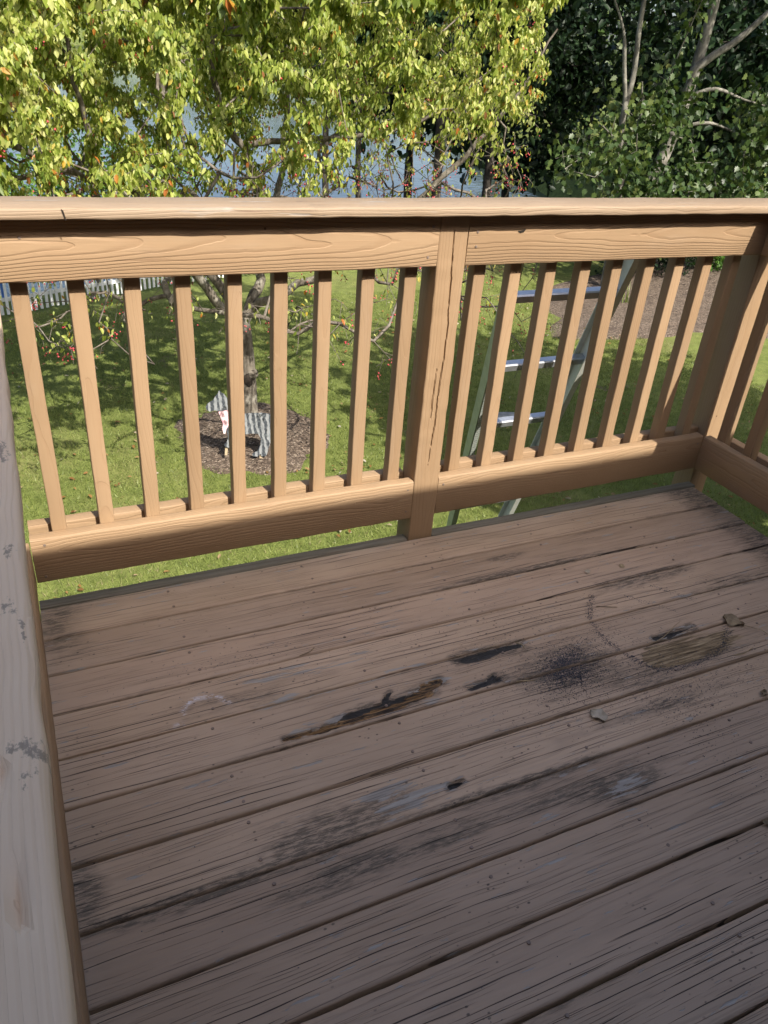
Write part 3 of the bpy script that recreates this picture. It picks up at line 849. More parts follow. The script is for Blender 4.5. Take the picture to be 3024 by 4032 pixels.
# dark shade trees standing behind the maples
for i, (x, y, lab, sp) in enumerate([
        (17.2, 16.2, 'dark leafy tree with thick brown ridged trunk at the right edge', 1.0),
        (9.6, 19.4, 'dark leafy tree on the bank behind the young maple', .9),
        (13.6, 20.5, 'dark leafy tree directly behind the leaning maple', 1.0),
        (20.5, 21.5, 'dark leafy tree farthest right behind the fence', 1.1)]):
    g = float(ground_h(x, y))
    r0 = .34 if i == 0 else .16
    lim = [[((x, y, g-.1), r0), ((x+.05, y, g+1.3), r0*.85), ((x-.05, y, g+3), r0*.7), ((x, y, g+6), r0*.4), ((x, y, g+9), .05)]]
    lowz = [-.1, -.2, .1, -.3][i]
    bl = [((x, y, 4.4), (4.2*sp, 3.2*sp, 3.6), 60), ((x-.4, y-1.2, lowz+1.2), (3.6*sp, 1.6, 1.5), 40)]
    if i != 1: bl.append(((x-.5, y-1.0, -.9), (3.0*sp, 1.3, .9), 14))
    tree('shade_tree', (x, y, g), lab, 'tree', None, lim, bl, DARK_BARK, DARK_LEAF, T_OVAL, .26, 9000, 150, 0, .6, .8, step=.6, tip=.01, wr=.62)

# thin dark trunks along the pond edge, crowns above the crabapple
for i, (px_az, dist, lab) in enumerate([(20.9, 20.5, 'thin dark bankside tree seen through the middle of the crabapple'),
        (23.1, 20.8, 'thin dark bankside tree second from the left at the pond'),
        (28.4, 20.4, 'thicker dark bankside tree left of the green water reflection'),
        (31.8, 21.5, 'dark bankside tree standing beside the green water reflection')]):
    a = R(px_az); x = -1.07+dist*math.sin(a); y = -1.92+dist*math.cos(a); g = float(ground_h(x, y))
    r0 = [.10, .085, .13, .12][i]
    tree('bankside_tree', (x, y, g), lab, 'tree', None,
         [[((x, y, g-.1), r0), ((x+.05, y, g+1.4), r0*.9), ((x-.03, y, g+3), r0*.8), ((x, y, g+5.5), r0*.5), ((x+.1, y, g+7.5), .03)]],
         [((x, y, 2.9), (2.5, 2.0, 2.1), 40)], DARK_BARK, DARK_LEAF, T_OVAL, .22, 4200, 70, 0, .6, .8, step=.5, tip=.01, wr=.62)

# shade tree off to the right of the deck: its shadow lies on the lawn
tree('yard_tree', (7.7, .9, GZ), 'leafy yard tree standing to the right of the deck', 'tree', None,
     [[((7.7, .9, GZ-.05), .16), ((7.65, 1, -1), .14), ((7.6, 1.1, 1), .11), ((7.5, 1.2, 3), .06), ((7.5, 1.2, 4.6), .03)]],
     [((7.0, 1.0, 3.0), (3.1, 2.5, 1.7), 40)], GREY_BARK, MAPLE_LEAF, T_MAPLE, .27, 13000, 170, 0, .6, .7, wr=.95)

def shrub(name, base, label, cat, group, blobs, leafm, L, n, tpl=T_OVAL, stem=.02, keep=0, rbias=0.):
    b = np.array(base); lim = [[(tuple(b+(0, 0, -.05)), stem*1.3), (tuple(b+(.03, 0, .35)), stem), (tuple(b+(0, .05, .7)), stem*.7)]]
    return tree(name, base, label, cat, group, lim, blobs, TWIG, leafm, tpl, L, n, max(30, n//45), keep, .5, .8, step=.25, tip=.004, wr=.55, rbias=rbias)
g0 = GZ
shrub('leafy_shrub', (-1.6, 13.0, g0), 'leafy green shrub against the white fence at the far left', 'shrub', None, [((-1.7, 12.9, -1.0), (1.5, .9, 1.2), 30)], GREEN_LEAF, .10, 3400, rbias=-.15)
shrub('leafy_shrub', (.3, 14.4, g0), 'mid green shrub behind the fence under the left limb', 'shrub', None, [((.25, 14.3, -1.1), (1.2, .8, .95), 30)], GREEN_LEAF, .10, 2300, rbias=-.1)
shrub('sapling', (1.75, 15.0, g0), 'bright green sapling beyond fence seen behind pale vertical limb', 'sapling', None, [((1.75, 15.0, -.85), (1.25, .7, .55), 30)], GREEN_LEAF, .10, 1300, rbias=.15)
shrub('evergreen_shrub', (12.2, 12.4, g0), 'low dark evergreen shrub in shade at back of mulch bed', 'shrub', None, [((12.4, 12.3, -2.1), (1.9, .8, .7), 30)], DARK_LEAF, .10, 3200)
shrub('leafy_shrub', (14.9, 12.6, g0), 'sunlit bright green shrub by the right corner post', 'shrub', None, [((14.9, 12.4, -2.0), (.9, .7, .8), 30)], GREEN_LEAF, .12, 1700)
shrub('leafy_shrub', (20.6, 16.6, g0), 'low yellow green shrub on sunny lawn at right edge', 'shrub', None, [((20.8, 16.4, -2.1), (1.8, 1.0, .6), 30)], GREEN_LEAF, .14, 1900, rbias=.2)

# far bank of the pond
_ord = ['first', 'second', 'third', 'fourth', 'fifth', 'sixth', 'seventh', 'eighth', 'ninth']
BANK_LABELS = ['green tree clump across the pond, %s from the left' % o for o in _ord]+['green tree on the far bank across the pond, %s from the left' % o for o in _ord[:7]]
for i in range(16):
    az = [-9, -5, -1, 3, 7, 11, 15, 19, 23, 32.5, 35, 37.5, 40, 43, 47, 51][i]+rng.uniform(-1, 1)
    d = float(far_dist(az))+rng.uniform(4, 9); a = R(az)
    x = -1.07+d*math.sin(a); y = -1.92+d*math.cos(a); g = float(ground_h(x, y))
    left = i < 9
    h = rng.uniform(5, 7.5) if left else rng.uniform(7, 10)
    w = rng.uniform(6, 8) if left else rng.uniform(3, 4.4)
    side = 'across the pond on the left' if left else 'across the pond on the right'
    lab = BANK_LABELS[i]
    t = tree('bank_tree' if left else 'bank_tree', (x, y, g), lab, 'tree',
         'trees along the far bank' if left else 'trees along the far bank',
         [[((x, y, g-.2), .2), ((x, y, g+h*.4), .14), ((x, y, g+h*.8), .05)]],
         [((x, y, g+h*.55), (w, 2.4, h*.48), 30)], DARK_BARK, FAR_LEAF, T_DIA, .42, 1300, 26, 0, .5, .9, step=1.0, tip=.02, wr=.8)

# grass clump in the mulch bed
def grass_clump():
    t = root('grass_clump', (10.25, 10.3, GZ+.08), 'tuft of long strappy yellow green blades in mulch bed', 'plant')
    for i in range(26):
        a = rng.uniform(0, 2*math.pi); L = rng.uniform(.35, .62); lean = rng.uniform(.15, .6)
        pts = [np.array([math.cos(a)*lean*L*f*f, math.sin(a)*lean*L*f*f, L*f*(1-.35*lean*f)]) for f in np.linspace(0, 1, 6)]
        V = []; s = np.array([-math.sin(a), math.cos(a), 0])*.008
        for k, p in enumerate(pts):
            w = (1-k/5.2); V += [p-s*w, p+s*w+np.array([0, 0, .002])]
        F = [[2*k, 2*k+1, 2*k+3, 2*k+2] for k in range(5)]
        me = mesh_np('blade', V, F, True, {'rnd': np.full(len(V), rng.uniform(.4, .95))})
        link('blade', me, GRASS_BLADE, t, Matrix.Translation((10.25+rng.normal(0, .05), 10.3+rng.normal(0, .05), GZ+.10)))
grass_clump()

# lawn blades where the photograph shows the lawn
def lawn_blades(n):
    X = rng.uniform(-3.2, 9.5, n*2); Y = 2.2+10.0*rng.random(n*2)**1.15
    Z = np.zeros(n*2)
    P = np.stack([X, Y, ground_h(X, Y)], 1)
    vis, z = in_view(P)
    ring = ((X-1.32)/.93)**2+((Y-6.52)/.96)**2 > 1
    xr = (X-13.2)*math.cos(.35)+(Y-11.1)*math.sin(.35); yr = -(X-13.2)*math.sin(.35)+(Y-11.1)*math.cos(.35)
    bed = (xr/5.2)**2+(yr/2.35)**2 > 1
    thinned = fbm(X*1.6, Y*1.6) < .62
    ok = vis & ring & bed & (thinned | (rng.random(n*2) < .35)) & (Y < fence_y(X)-.05)
    P = P[ok][:n]; m = len(P)
    D = rng.normal(0, .55, (m, 3)); D[:, 2] = 1
    Nn = rng.normal(0, 1, (m, 3)); Nn[:, 2] *= .2
    L = rng.uniform(.03, .065, m)
    tv = np.array([(0, .5, 0), (0, -.5, 0), (1, 0, .15)]); tf = np.array([(0, 1, 2)])
    me = leaves_mesh('grass', P, D, Nn, L, np.full(m, .007), (tv, tf), np.clip(rng.beta(2, 2, m)+(fbm(P[:, 0]*1.2, P[:, 1]*1.2)-.5)*.8, 0, 1))
    tag(link('grass', me, GRASS_BLADE), 'mown green lawn grass with thin patches behind the railing', 'grass', kind='stuff')
lawn_blades(150000)
def litter(name, P, L, label, tpl=T_OVAL):
    m = len(P); D = rng.normal(0, 1, (m, 3)); D[:, 2] *= .25
    Nn = rng.normal(0, .35, (m, 3)); Nn[:, 2] = 1
    me = leaves_mesh(name, P, D, Nn, L, L*.55, tpl, rng.random(m))
    tag(link(name, me, LITTER), label, 'leaves', kind='stuff')
m = 1500
X = rng.uniform(-3, 9, m); Y = 2.4+9.4*rng.random(m)
P = np.stack([X, Y, ground_h(X, Y)+.035], 1)
litter('fallen_leaves', P, rng.uniform(.03, .075, m), 'small fallen leaves scattered over the lawn')
cp = np.vstack([chips('c', 1.32, 6.52, .93, .96, 1400), chips('c', 13.2, 11.1, 5.1, 2.3, 2600, .35)])
m = len(cp); D = rng.normal(0, 1, (m, 3)); D[:, 2] *= .2; Nn = rng.normal(0, .5, (m, 3)); Nn[:, 2] = 1
tag(link('mulch_chips', leaves_mesh('mulch_chips', cp, D, Nn, rng.uniform(.03, .075, m), np.full(m, .014), T_DIA, rng.random(m)), MULCH), 'brown bark mulch chips on the planting beds', 'mulch', kind='stuff')

# ------------------------------------------------------------------ picket fence, chair, stone
def picket_fence():
    t = root('picket_fence', (-1.1, 11.95, GZ), 'white painted picket fence running along the pond edge', 'fence')
    seg = np.diff(FENCE, axis=0); ln = np.hypot(seg[:, 0], seg[:, 1]); cum = np.concatenate([[0], np.cumsum(ln)])
    w, h, th = .044, .98, .016
    V = [(-w/2, 0, .05), (w/2, 0, .05), (w/2, 0, h-.05), (0, 0, h), (-w/2, 0, h-.05)]
    V = [(x, -th/2, z) for x, y, z in V]+[(x, th/2, z) for x, y, z in V]
    F = [[0, 1, 2, 3, 4], [9, 8, 7, 6, 5]]+[[i, i+5, (i+1) % 5+5, (i+1) % 5][::-1] for i in range(5)]
    pm = mesh_np('picket', V, [f for f in F]); pm.materials.append(WHITE)
    V2 = []; F2 = []; k = 0
    s = 3.6; count = 0
    def at(s):
        i = min(len(ln)-1, int(np.searchsorted(cum, s)-1)); i = max(i, 0)
        f = (s-cum[i])/ln[i]; p = FENCE[i]+seg[i]*f; return p[0], p[1], math.atan2(seg[i][1], seg[i][0])
    while s < cum[-1]-.1:
        x, y, a = at(s)
        M = Matrix.Translation((x, y, float(ground_h(x, y))+rng.uniform(-.012, .012))) @ Matrix.Rotation(a+rng.normal(0, .02), 4, 'Z') @ Matrix.Rotation(rng.normal(0, .012), 4, 'Y')
        if count < 300:
            link('picket', pm, None, t, M)
        else:
            for v in V: V2.append(M @ Vector(v))
            F2 += [[q+k for q in f] for f in F]; k += 10
        count += 1
        s += .096
    if V2: tag(link('far_pickets', mesh_np('far_pickets', [tuple(v) for v in V2], F2), WHITE, t), kind='stuff')
    s = 3.4; i = 0
    post = box_mesh('fence_post', [(-.045, .035, -.1, .045, .125, 1.02), (-.055, .025, 1.02, .055, .135, 1.045)]); post.materials.append(WHITE)
    while s < cum[-1]:
        x, y, a = at(s)
        link('fence_post', post, None, t, Matrix.Translation((x, y, float(ground_h(x, y)))) @ Matrix.Rotation(a, 4, 'Z'))
        s2 = min(s+2.3, cum[-1]-.01); x2, y2, a2 = at(s2)
        L = math.hypot(x2-x, y2-y); aa = math.atan2(y2-y, x2-x)
        for z in (.28, .76):
            link('fence_rail', box_mesh('fence_rail', [(0, .010, z-.03, L, .034, z+.03)]), WHITE, t, Matrix.Translation((x, y, float(ground_h(x, y)))) @ Matrix.Rotation(aa, 4, 'Z'))
        s += 2.3; i += 1
picket_fence()

def blue_chair():
    b = (-1.62, 13.1, GZ)
    t = root('garden_chair', b, 'blue wooden garden chair standing just behind the white fence', 'chair')
    M0 = Matrix.Translation(b) @ Matrix.Rotation(R(200), 4, 'Z')
    for k in range(5):
        link('back_slat', box_mesh('back_slat', [(-.045, -.01, 0, .045, .01, .78-.05*abs(k-2))]), BLUE, t, M0 @ Matrix.Translation((-.2+.1*k, -.25, .3)) @ Matrix.Rotation(R(18), 4, 'X'))
    for k in range(5):
        link('seat_slat', box_mesh('seat_slat', [(-.26, -.04, 0, .26, .04, .02)]), BLUE, t, M0 @ Matrix.Translation((0, -.2+.1*k, .30+.02*k)))
    for sx in (-1, 1):
        link('arm', box_mesh('arm', [(-.06, -.3, 0, .06, .36, .022)]), BLUE, t, M0 @ Matrix.Translation((.31*sx, 0, .56)))
        link('leg', box_mesh('leg', [(-.02, -.045, 0, .02, .045, .56)]), BLUE, t, M0 @ Matrix.Translation((.29*sx, .28, 0)))
        link('leg', box_mesh('leg', [(-.02, -.045, 0, .02, .045, .34)]), BLUE, t, M0 @ Matrix.Translation((.27*sx, -.28, 0)))
blue_chair()

def stone():
    V = [(0, 0, .06)]; n = 14
    for k, (f, z) in enumerate([(.6, .055), (.93, .03), (1.03, -.02)]):
        for a in range(n):
            th = 2*math.pi*a/n; j = 1+.12*math.sin(3*th+1)
            V.append((.24*f*j*math.cos(th), .17*f*j*math.sin(th), z))
    F = [[0, 1+a, 1+(a+1) % n] for a in range(n)]
    for k in range(2):
        for a in range(n): F.append([1+k*n+a, 1+(k+1)*n+a, 1+(k+1)*n+(a+1) % n, 1+k*n+(a+1) % n])
    tag(link('flat_stone', mesh_np('flat_stone', V, F, True), STONE, None, Matrix.Translation((4.72, 6.12, GZ+.01))), 'flat grey stone lying on the shaded lawn behind the ladder', 'stone')
stone()

# ------------------------------------------------------------------ striped animal cutout under the tree
def zebra_material():
    M = MB('painted grey stripes')
    p = M.coord('Object'); x, y, z = M.sep(p)
    w = M.mth('ADD', M.mth('MULTIPLY', x, 1.0), M.mth('MULTIPLY', y, .12))
    nz = M.noise(M.vec('MULTIPLY', p, (1.2, .7, 1)), 9, 3, .6)
    s = M.mth('SINE', M.mth('ADD', M.mth('MULTIPLY', w, 105), M.mth('MULTIPLY', nz, 9)))
    st = M.ss(s, -.25, .35)
    wear = M.ss(M.noise(p, 22, 4, .7), .48, .62)
    c = M.mix(st, (.045, .052, .062), M.mix(nz, (.15, .16, .17), (.36, .37, .38)))
    c = M.mix(M.mth('MULTIPLY', wear, .65), c, (.15, .165, .175))
    return M.done(c, .7)
ZEB = zebra_material()
def cutout():
    import itertools
    pts = [(370, 345), (385, 318), (440, 285), (465, 250), (488, 225), (503, 193), (520, 215), (545, 228), (575, 268), (600, 330), (640, 398), (700, 422), (800, 412), (900, 411), (985, 425), (1032, 450), (1060, 495), (1062, 560), (1030, 625), (985, 690), (962, 760), (945, 815), (930, 832), (892, 830), (885, 806), (868, 822), (850, 832), (808, 828), (800, 812), (812, 797), (850, 783), (885, 720), (890, 660), (862, 608), (800, 605), (740, 612), (690, 640), (650, 668), (632, 700), (622, 728), (585, 740), (540, 728), (530, 708), (556, 684), (570, 640), (555, 560), (530, 500), (505, 440), (490, 385), (450, 378), (410, 390), (378, 372)]
    sc = 1/(2.765*318)
    def loc(u, v): return ((u-760)*sc, (835-v)*sc*1.07)
    base = Vector((1.045, 5.79, GZ+.11))
    t = root('animal_cutout', (base.x, base.y, GZ+.05), 'plywood animal cutout painted with grey and white stripes wearing pink bandana', 'yard ornament')
    M = frame(base, (1, -.22, 0), (-.22, -1, .12))
    def extrude(name, pp, z0, z1):
        n = len(pp)
        V = [(*loc(*q), z1) for q in pp]+[(*loc(*q), z0) for q in pp]
        from mathutils.geometry import tessellate_polygon
        tri = tessellate_polygon([[Vector((*loc(*q), 0)) for q in pp]])
        F = [list(a) for a in tri]+[[i+n for i in a[::-1]] for a in tri]+[[i, i+n, (i+1) % n+n, (i+1) % n] for i in range(n)]
        me = mesh_np(name, V, F)
        import bmesh
        bm = bmesh.new(); bm.from_mesh(me); bmesh.ops.recalc_face_normals(bm, faces=bm.faces); bm.to_mesh(me); bm.free()
        return me
    link('body', extrude('body', pts, -.018, 0), ZEB, t, M)
    link('bandana', extrude('bandana', [(488, 392), (535, 384), (608, 372), (622, 402), (610, 470), (578, 520), (556, 560), (545, 600), (528, 598), (518, 545), (528, 505), (505, 440)], -.024, .008), PINK, t, M)
    for (u, v0, v1, a) in ((556, 715, 800, .1), (890, 825, 905, .12)):
        x, y = loc(u, v0); x2, y2 = loc(u-12, v1)
        me = mesh_np('stake', [(x-.016, y, -.022), (x+.016, y, -.022), (x2+.014, y2-.02, -.022), (x2-.014, y2-.02, -.022), (x-.016, y, -.040), (x+.016, y, -.040), (x2+.014, y2-.02, -.040), (x2-.014, y2-.02, -.040)],
                     [[0, 3, 2, 1], [4, 5, 6, 7], [0, 1, 5, 4], [1, 2, 6, 5], [2, 3, 7, 6], [3, 0, 4, 7]])
        link('stake', me, STAKE, t, M)
cutout()

# ------------------------------------------------------------------ ladder leaning on the outside of the railing
def ladder():
    S = .6
    def pt(x, z): return Vector((x, .19+(.9-z)*S, z))
    Lt, Lb = pt(.362, .96), pt(.362+.32*(.96-GZ), GZ)
    Rt, Rb = pt(.865, .96), pt(.865+.26*(.96-GZ), GZ)
    t = root('ladder', tuple((Lb+Rb)/2), 'green fibreglass ladder with aluminium rungs leaning against the railing', 'ladder')
    n = Vector((0, 1, S)).normalized()          # plane normal pointing up and away from the deck
    def channel(name, a, b, inner, dep):
        d = (b-a); L = d.length; d.normalize()
        s = d.cross(n).normalized()
        if s.x*inner < 0: s = -s                # s points to the inside of the ladder
        u = d.cross(s).normalized()
        if u.dot(n) < 0: u = -u
        w, k = .030, .004
        sec = [(-.0, -dep/2), (w, -dep/2), (w, -dep/2+k), (k, -dep/2+k), (k, dep/2-k), (w, dep/2-k), (w, dep/2), (0, dep/2)]
        V = []
        for q in (a, b):
            V += [q+s*x+u*y for x, y in sec]
        m = 8
        F = [[i, (i+1) % m, (i+1) % m+m, i+m] for i in range(m)]
        F += [[0, 1, 2, 3], [0, 3, 4, 7], [4, 5, 6, 7], [8, 11, 10, 9], [8, 15, 12, 11], [12, 15, 14, 13]]
        import bmesh
        me = mesh_np(name, [tuple(v) for v in V], F)
        bm = bmesh.new(); bm.from_mesh(me); bmesh.ops.recalc_face_normals(bm, faces=bm.faces); bm.to_mesh(me); bm.free()
        return me, s, u, d
    lm, ls, lu, ld = channel('side_rail', Lt, Lb, 1, .05)
    rm_, rs, ru, rd = channel('side_rail', Rt, Rb, -1, .076)
    lo = link('side_rail', lm, GREENFG, t)
    ro = link('side_rail', rm_, PALEFG, t)
    # safety label on the left rail
    M = MB('printed safety label')
    p = M.coord('Object'); x, y, z = M.sep(p)
    bar = M.ss(M.mth('SINE', M.mth('MULTIPLY', y, 330)), .1, .3)
    blk = M.ss(M.noise(M.vec('MULTIPLY', p, (160, 60, 1)), 1, 1), .45, .5)
    LABEL = M.done(M.mix(M.mth('MULTIPLY', M.mth('MULTIPLY', bar, blk), .7), (.62, .66, .60), (.20, .24, .22)), .5)
    def rung(z):
        a = (Lt.z-z)/(Lt.z-Lb.z); A = Lt+(Lb-Lt)*a+ls*.004; B = Rt+(Rb-Rt)*((Rt.z-z)/(Rt.z-Rb.z))+rs*.004
        d = (B-A); L = d.length
        Mx = frame(A, d, Vector((0, -.25, 1)))
        sec = [(-.02, -.014), (.02, -.014), (.02, .010), (.014, .014), (-.014, .014), (-.02, .010)]
        V = [(x_, p_[0], p_[1]) for x_ in (0, L) for p_ in sec]; m = 6
        F = [[i, (i+1) % m, (i+1) % m+m, i+m] for i in range(m)]+[list(range(m))[::-1], list(range(m, 2*m))]
        import bmesh
        me = mesh_np('rung', V, F)
        bm = bmesh.new(); bm.from_mesh(me); bmesh.ops.recalc_face_normals(bm, faces=bm.faces); bm.to_mesh(me); bm.free()
        link('rung', me, ALU, t, Mx)
    z = .70
    rung(.70); rung(.365); rung(.01)
    z = .01-.34
    while z > GZ+.2: rung(z); z -= .34
    # label strip lies on the face turned to the deck
    q0 = Lt+(Lb-Lt)*((Lt.z-.36)/(Lt.z-Lb.z)); q1 = Lt+(Lb-Lt)*((Lt.z+.22)/(Lt.z-Lb.z))
    L = (q1-q0).length
    lab = mesh_np('safety_label', [(-.011, 0, 0), (.011, 0, 0), (.011, L, 0), (-.011, L, 0)], np.array([[0, 1, 2, 3]]))
    side = -lu
    Mx = Matrix((ls, ld, ls.cross(ld))).transposed().to_4x4(); Mx.translation = q0+ls*.015-lu*.0275
    link('safety_label', lab, LABEL, lo, Mx)
    for q, s in ((Lb, ls), (Rb, rs)):
        link('foot', box_mesh('foot', [(-.03, -.05, 0, .03, .05, .03)]), DARKSOIL, t, Matrix.Translation(q+s*.015+Vector((0, 0, -.005))))
ladder()

# ------------------------------------------------------------------ the house behind the camera (shades the deck)
def house():
    HY = -2.85; EY = -2.5; EZ = .184+1.05*2.5
    t = root('house', (0, -6, GZ), 'dark brown house whose eave shades the deck', 'house')
    me = box_mesh('wall', [(-8, HY-7, GZ-.2, 8, HY, EZ-.02)])
    w = link('wall', me, SIDING, t)
    lap = []
    z = .02
    for k in range(17):
        link('siding_board', box_mesh('siding_board', [(-8, HY+.001, z, 8, HY+.016, z+.145)]), SIDING, t); z += .15
    V = [(-8.4, EY, EZ), (8.4, EY, EZ), (8.4, HY-3.6, EZ+1.9), (-8.4, HY-3.6, EZ+1.9), (-8.4, HY-7.6, EZ), (8.4, HY-7.6, EZ)]
    V2 = [(x, y, z_+.16) for x, y, z_ in V]
    F = [[0, 3, 2, 1], [3, 4, 5, 2], [6, 7, 8, 9], [9, 8, 11, 10], [0, 1, 7, 6], [4, 10, 11, 5], [0, 6, 9, 3], [3, 9, 10, 4], [1, 2, 8, 7], [2, 5, 11, 8]]
    # top edge of the eave set back so that the lower front edge is the shadow line
    V2[0] = (-8.4, EY-.17, EZ+.13); V2[1] = (8.4, EY-.17, EZ+.13)
    link('roof', mesh_np('roof', V+V2, F), ROOFM, t)
    link('soffit', box_mesh('soffit', [(-8.3, HY+.02, EZ-.018, 8.3, EY-.01, EZ-.002)]), SIDING, t)
    link('wall', box_mesh('wall', [(-8, HY+.02, GZ-.2, -2.9, -.75, 2.0)]), SIDING, t)  # unseen side wing, added to block sky light from the left
    link('added_wing_roof', mesh_np('added_wing_roof', [(-8.2, HY+.02, 2.01), (-2.7, HY+.02, 2.01), (-2.7, -.55, 2.01), (-8.2, -.55, 2.01), (-8.2, HY+.02, 2.4), (-3.0, HY+.02, 2.4), (-2.8, -.9, 2.14), (-8.2, -.9, 2.14)],
         [[0, 3, 2, 1], [4, 5, 6, 7], [0, 1, 5, 4], [1, 2, 6, 5], [2, 3, 7, 6], [3, 0, 4, 7]]), ROOFM, t)
    d = link('door', box_mesh('door', [(-.9, HY+.02, .02, .9, HY+.06, 2.1)]), SIDING, t)
    for x in (-.46, .46):
        link('pane', box_mesh('pane', [(x-.36, HY+.062, .15, x+.36, HY+.068, 1.98)]), GLASS, d)
house()

# ------------------------------------------------------------------ deck
XL, XR = -1.140, 1.252
PITCH = .1418; Y0 = -.0050
marks = {'rot': [((-.66, -.692), (-.45, -.684), .006, .3), ((-.46, -.679), (-.26, -.668), .013, 0), ((-.28, -.655), (-.215, -.640), .010, .4), ((-.52, -.676), (-.31, -.660), .006, .9), ((-.58, -.693), (-.34, -.688), .006, 0), ((-.40, -.672), (-.36, -.640), .006, .8), ((-.02, -.595), (.0, -.578), .006, 1), ((-.10, -.684), (-.07, -.672), .006, 1),
                 ((-.135, -.589), (.062, -.592), .011, 1), ((-.155, -.690), (-.05, -.684), .007, 1), ((-.36, -.948), (-.325, -.944), .006, 1),
                 ((.45, -.70), (.60, -.695), .006, 1)]}
TRAIL = [(.408, -.463), (.329, -.554), (.306, -.631), (.32, -.717), (.353, -.795), (.407, -.825), (.499, -.826), (.619, -.801), (.698, -.733)]
def seg_d(x, y, a, b):
    ax, ay = a; bx, by = b
    dx, dy = bx-ax, by-ay; t = np.clip(((x-ax)*dx+(y-ay)*dy)/(dx*dx+dy*dy), 0, 1)
    return np.hypot(x-ax-t*dx, y-ay-t*dy), t
def blob(x, y, cx, cy, rx, ry, rot=0.):
    c, s = math.cos(rot), math.sin(rot); u = (x-cx)*c+(y-cy)*s; v = -(x-cx)*s+(y-cy)*c
    return np.clip(1-np.sqrt((u/rx)**2+(v/ry)**2), 0, 1)
def deck_disp(yc, sd):
    def f(X, Y, top):
        x = X+XL; y = Y+yc
        wx = x+.02*(fbm(x*25, y*60)-.5); wy = y+.014*(fbm(x*14+5, y*110)-.5)+.012*(fbm(x*45+9, y*260)-.5)
        rot = np.zeros_like(x); blk = np.zeros_like(x)
        for a, b, w, bl in marks['rot']:
            d, t = seg_d(wx, wy, a, b)
            m_ = np.clip(1.5-d/w*1.0, 0, 1)*np.clip(.55+t*(1-t)*4, 0, 1)
            blk = np.where(m_ > rot, bl, blk); rot = np.maximum(rot, m_)
        fib = fbm(x*9, y*420)
        halo = np.zeros_like(x)
        for a, b, w, bl in marks['rot']:
            halo = np.maximum(halo, np.clip(1.5-seg_d(wx, wy, a, b)[0]/(w*2.2), 0, 1))
        dz = -rot*(.006+.010*fib)
        tan = 1.6*blob(wx, wy, .53, -.770, .23, .066, .02)+1.2*blob(wx, wy, .41, -.765, .07, .05)
        tan = np.clip(tan, 0, .85)
        dz -= np.clip(tan, 0, .5)*.004*fib
        bare = 1.3*blob(wx, wy, -.48, -.925, .12, .045)+1.2*blob(wx, wy, -.36, -.945, .07, .02)+1.0*blob(wx, wy, -.45, -.96, .12, .03)
        bare += .9*blob(wx, wy, -.235, -.640, .06, .03)+.8*blob(wx, wy, -.52, -.575, .3, .02)+.55*blob(wx, wy, -.62, -.48, .35, .06)
        bare += .6*blob(wx, wy, .02, -1.08, .10, .05)+.5*blob(wx, wy, -.25, -.40, .25, .025)+.5*blob(wx, wy, .0, -.33, .3, .02)
        bare += 1.1*halo*fbm(x*22, y*190)
        dirt = .7*halo+.6*blob(wx, wy, -.70, -.53, .25, .07)+.8*blob(wx, wy, -.55, -.94, .35, .08)+1.1*blob(wx, wy, .12, -.71, .22, .14)
        dirt += 1.2*blob(wx, wy, -.98, -1.0, .22, .035)+1.2*blob(wx, wy, -1.13, -.92, .07, .09)+.9*blob(wx, wy, -.72, -.98, .2, .05)
        dirt += .9*blob(wx, wy, .26, -.20, .12, .03)+1.0*blob(wx, wy, .45, -.80, .35, .07)+.8*blob(wx, wy, -.6, -1.06, .4, .05)
        dirt += .7*blob(wx, wy, -.1, -1.06, .45, .05)+1.3*blob(wx, wy, 1.25, -.05, .22, .15)+.9*blob(wx, wy, 1.2, -.4, .16, .35)+1.0*blob(wx, wy, .3, -.28, .5, .03)
        dirt += .8*blob(wx, wy, .62, -.45, .3, .05)+.7*blob(wx, wy, -1.1, -.1, .12, .2)+.9*blob(wx, wy, .02, -1.1, .16, .05)+.6*blob(wx, wy, .95, -.55, .4, .06)
        dirt += .5*np.clip((np.abs(Y)-.052)/.016, 0, 1)*fbm(x*3, sd+y*0)
        dirt += .9*blob(wx, wy, .30, -.92, .35, .05)+1.0*blob(wx, wy, -.2, -1.0, .3, .03)
        r = np.hypot(x+.805, (y+.545)*1.05); ang = np.arctan2(y+.545, x+.805)
        chalk = np.clip(1-abs(r-.058-.010*(fbm(x*40, y*40)-.5))/.011, 0, 1)*((ang > .15) & (ang < 2.9))
        chalk = np.maximum(chalk, .7*blob(x, y, -.872, -.56, .022, .010))
        dz += -.0012*(np.abs(Y)/.07)**2*0+.0006*(fbm(x*3+sd, Y*30)-.5)
        dz -= .0016*np.clip((fbm(x*1.1+sd*3, y*150)-.66)/.1, 0, 1)
        return dz, {'rot': rot, 'black': blk, 'tan': tan, 'bare': np.clip(bare, 0, 1), 'dirt': np.clip(dirt, 0, 1), 'chalk': chalk}
    return f
deck = root('deck', (0, -1.5, GZ), 'small raised wooden deck of worn mauve brown painted boards', 'deck')
nail = []
th = np.linspace(0, 2*np.pi, 10, endpoint=False)
Vn = [(0, 0, .0012)]+[(.0035*math.cos(a), .0035*math.sin(a), .0010) for a in th]+[(.0042*math.cos(a), .0042*math.sin(a), -.001) for a in th]
Fn = [[0, 1+i, 1+(i+1) % 10] for i in range(10)]+[[1+i, 11+i, 11+(i+1) % 10, 1+(i+1) % 10] for i in range(10)]
NAILM = mesh_np('nail_head', Vn, Fn); NAILM.materials.append(NAIL)
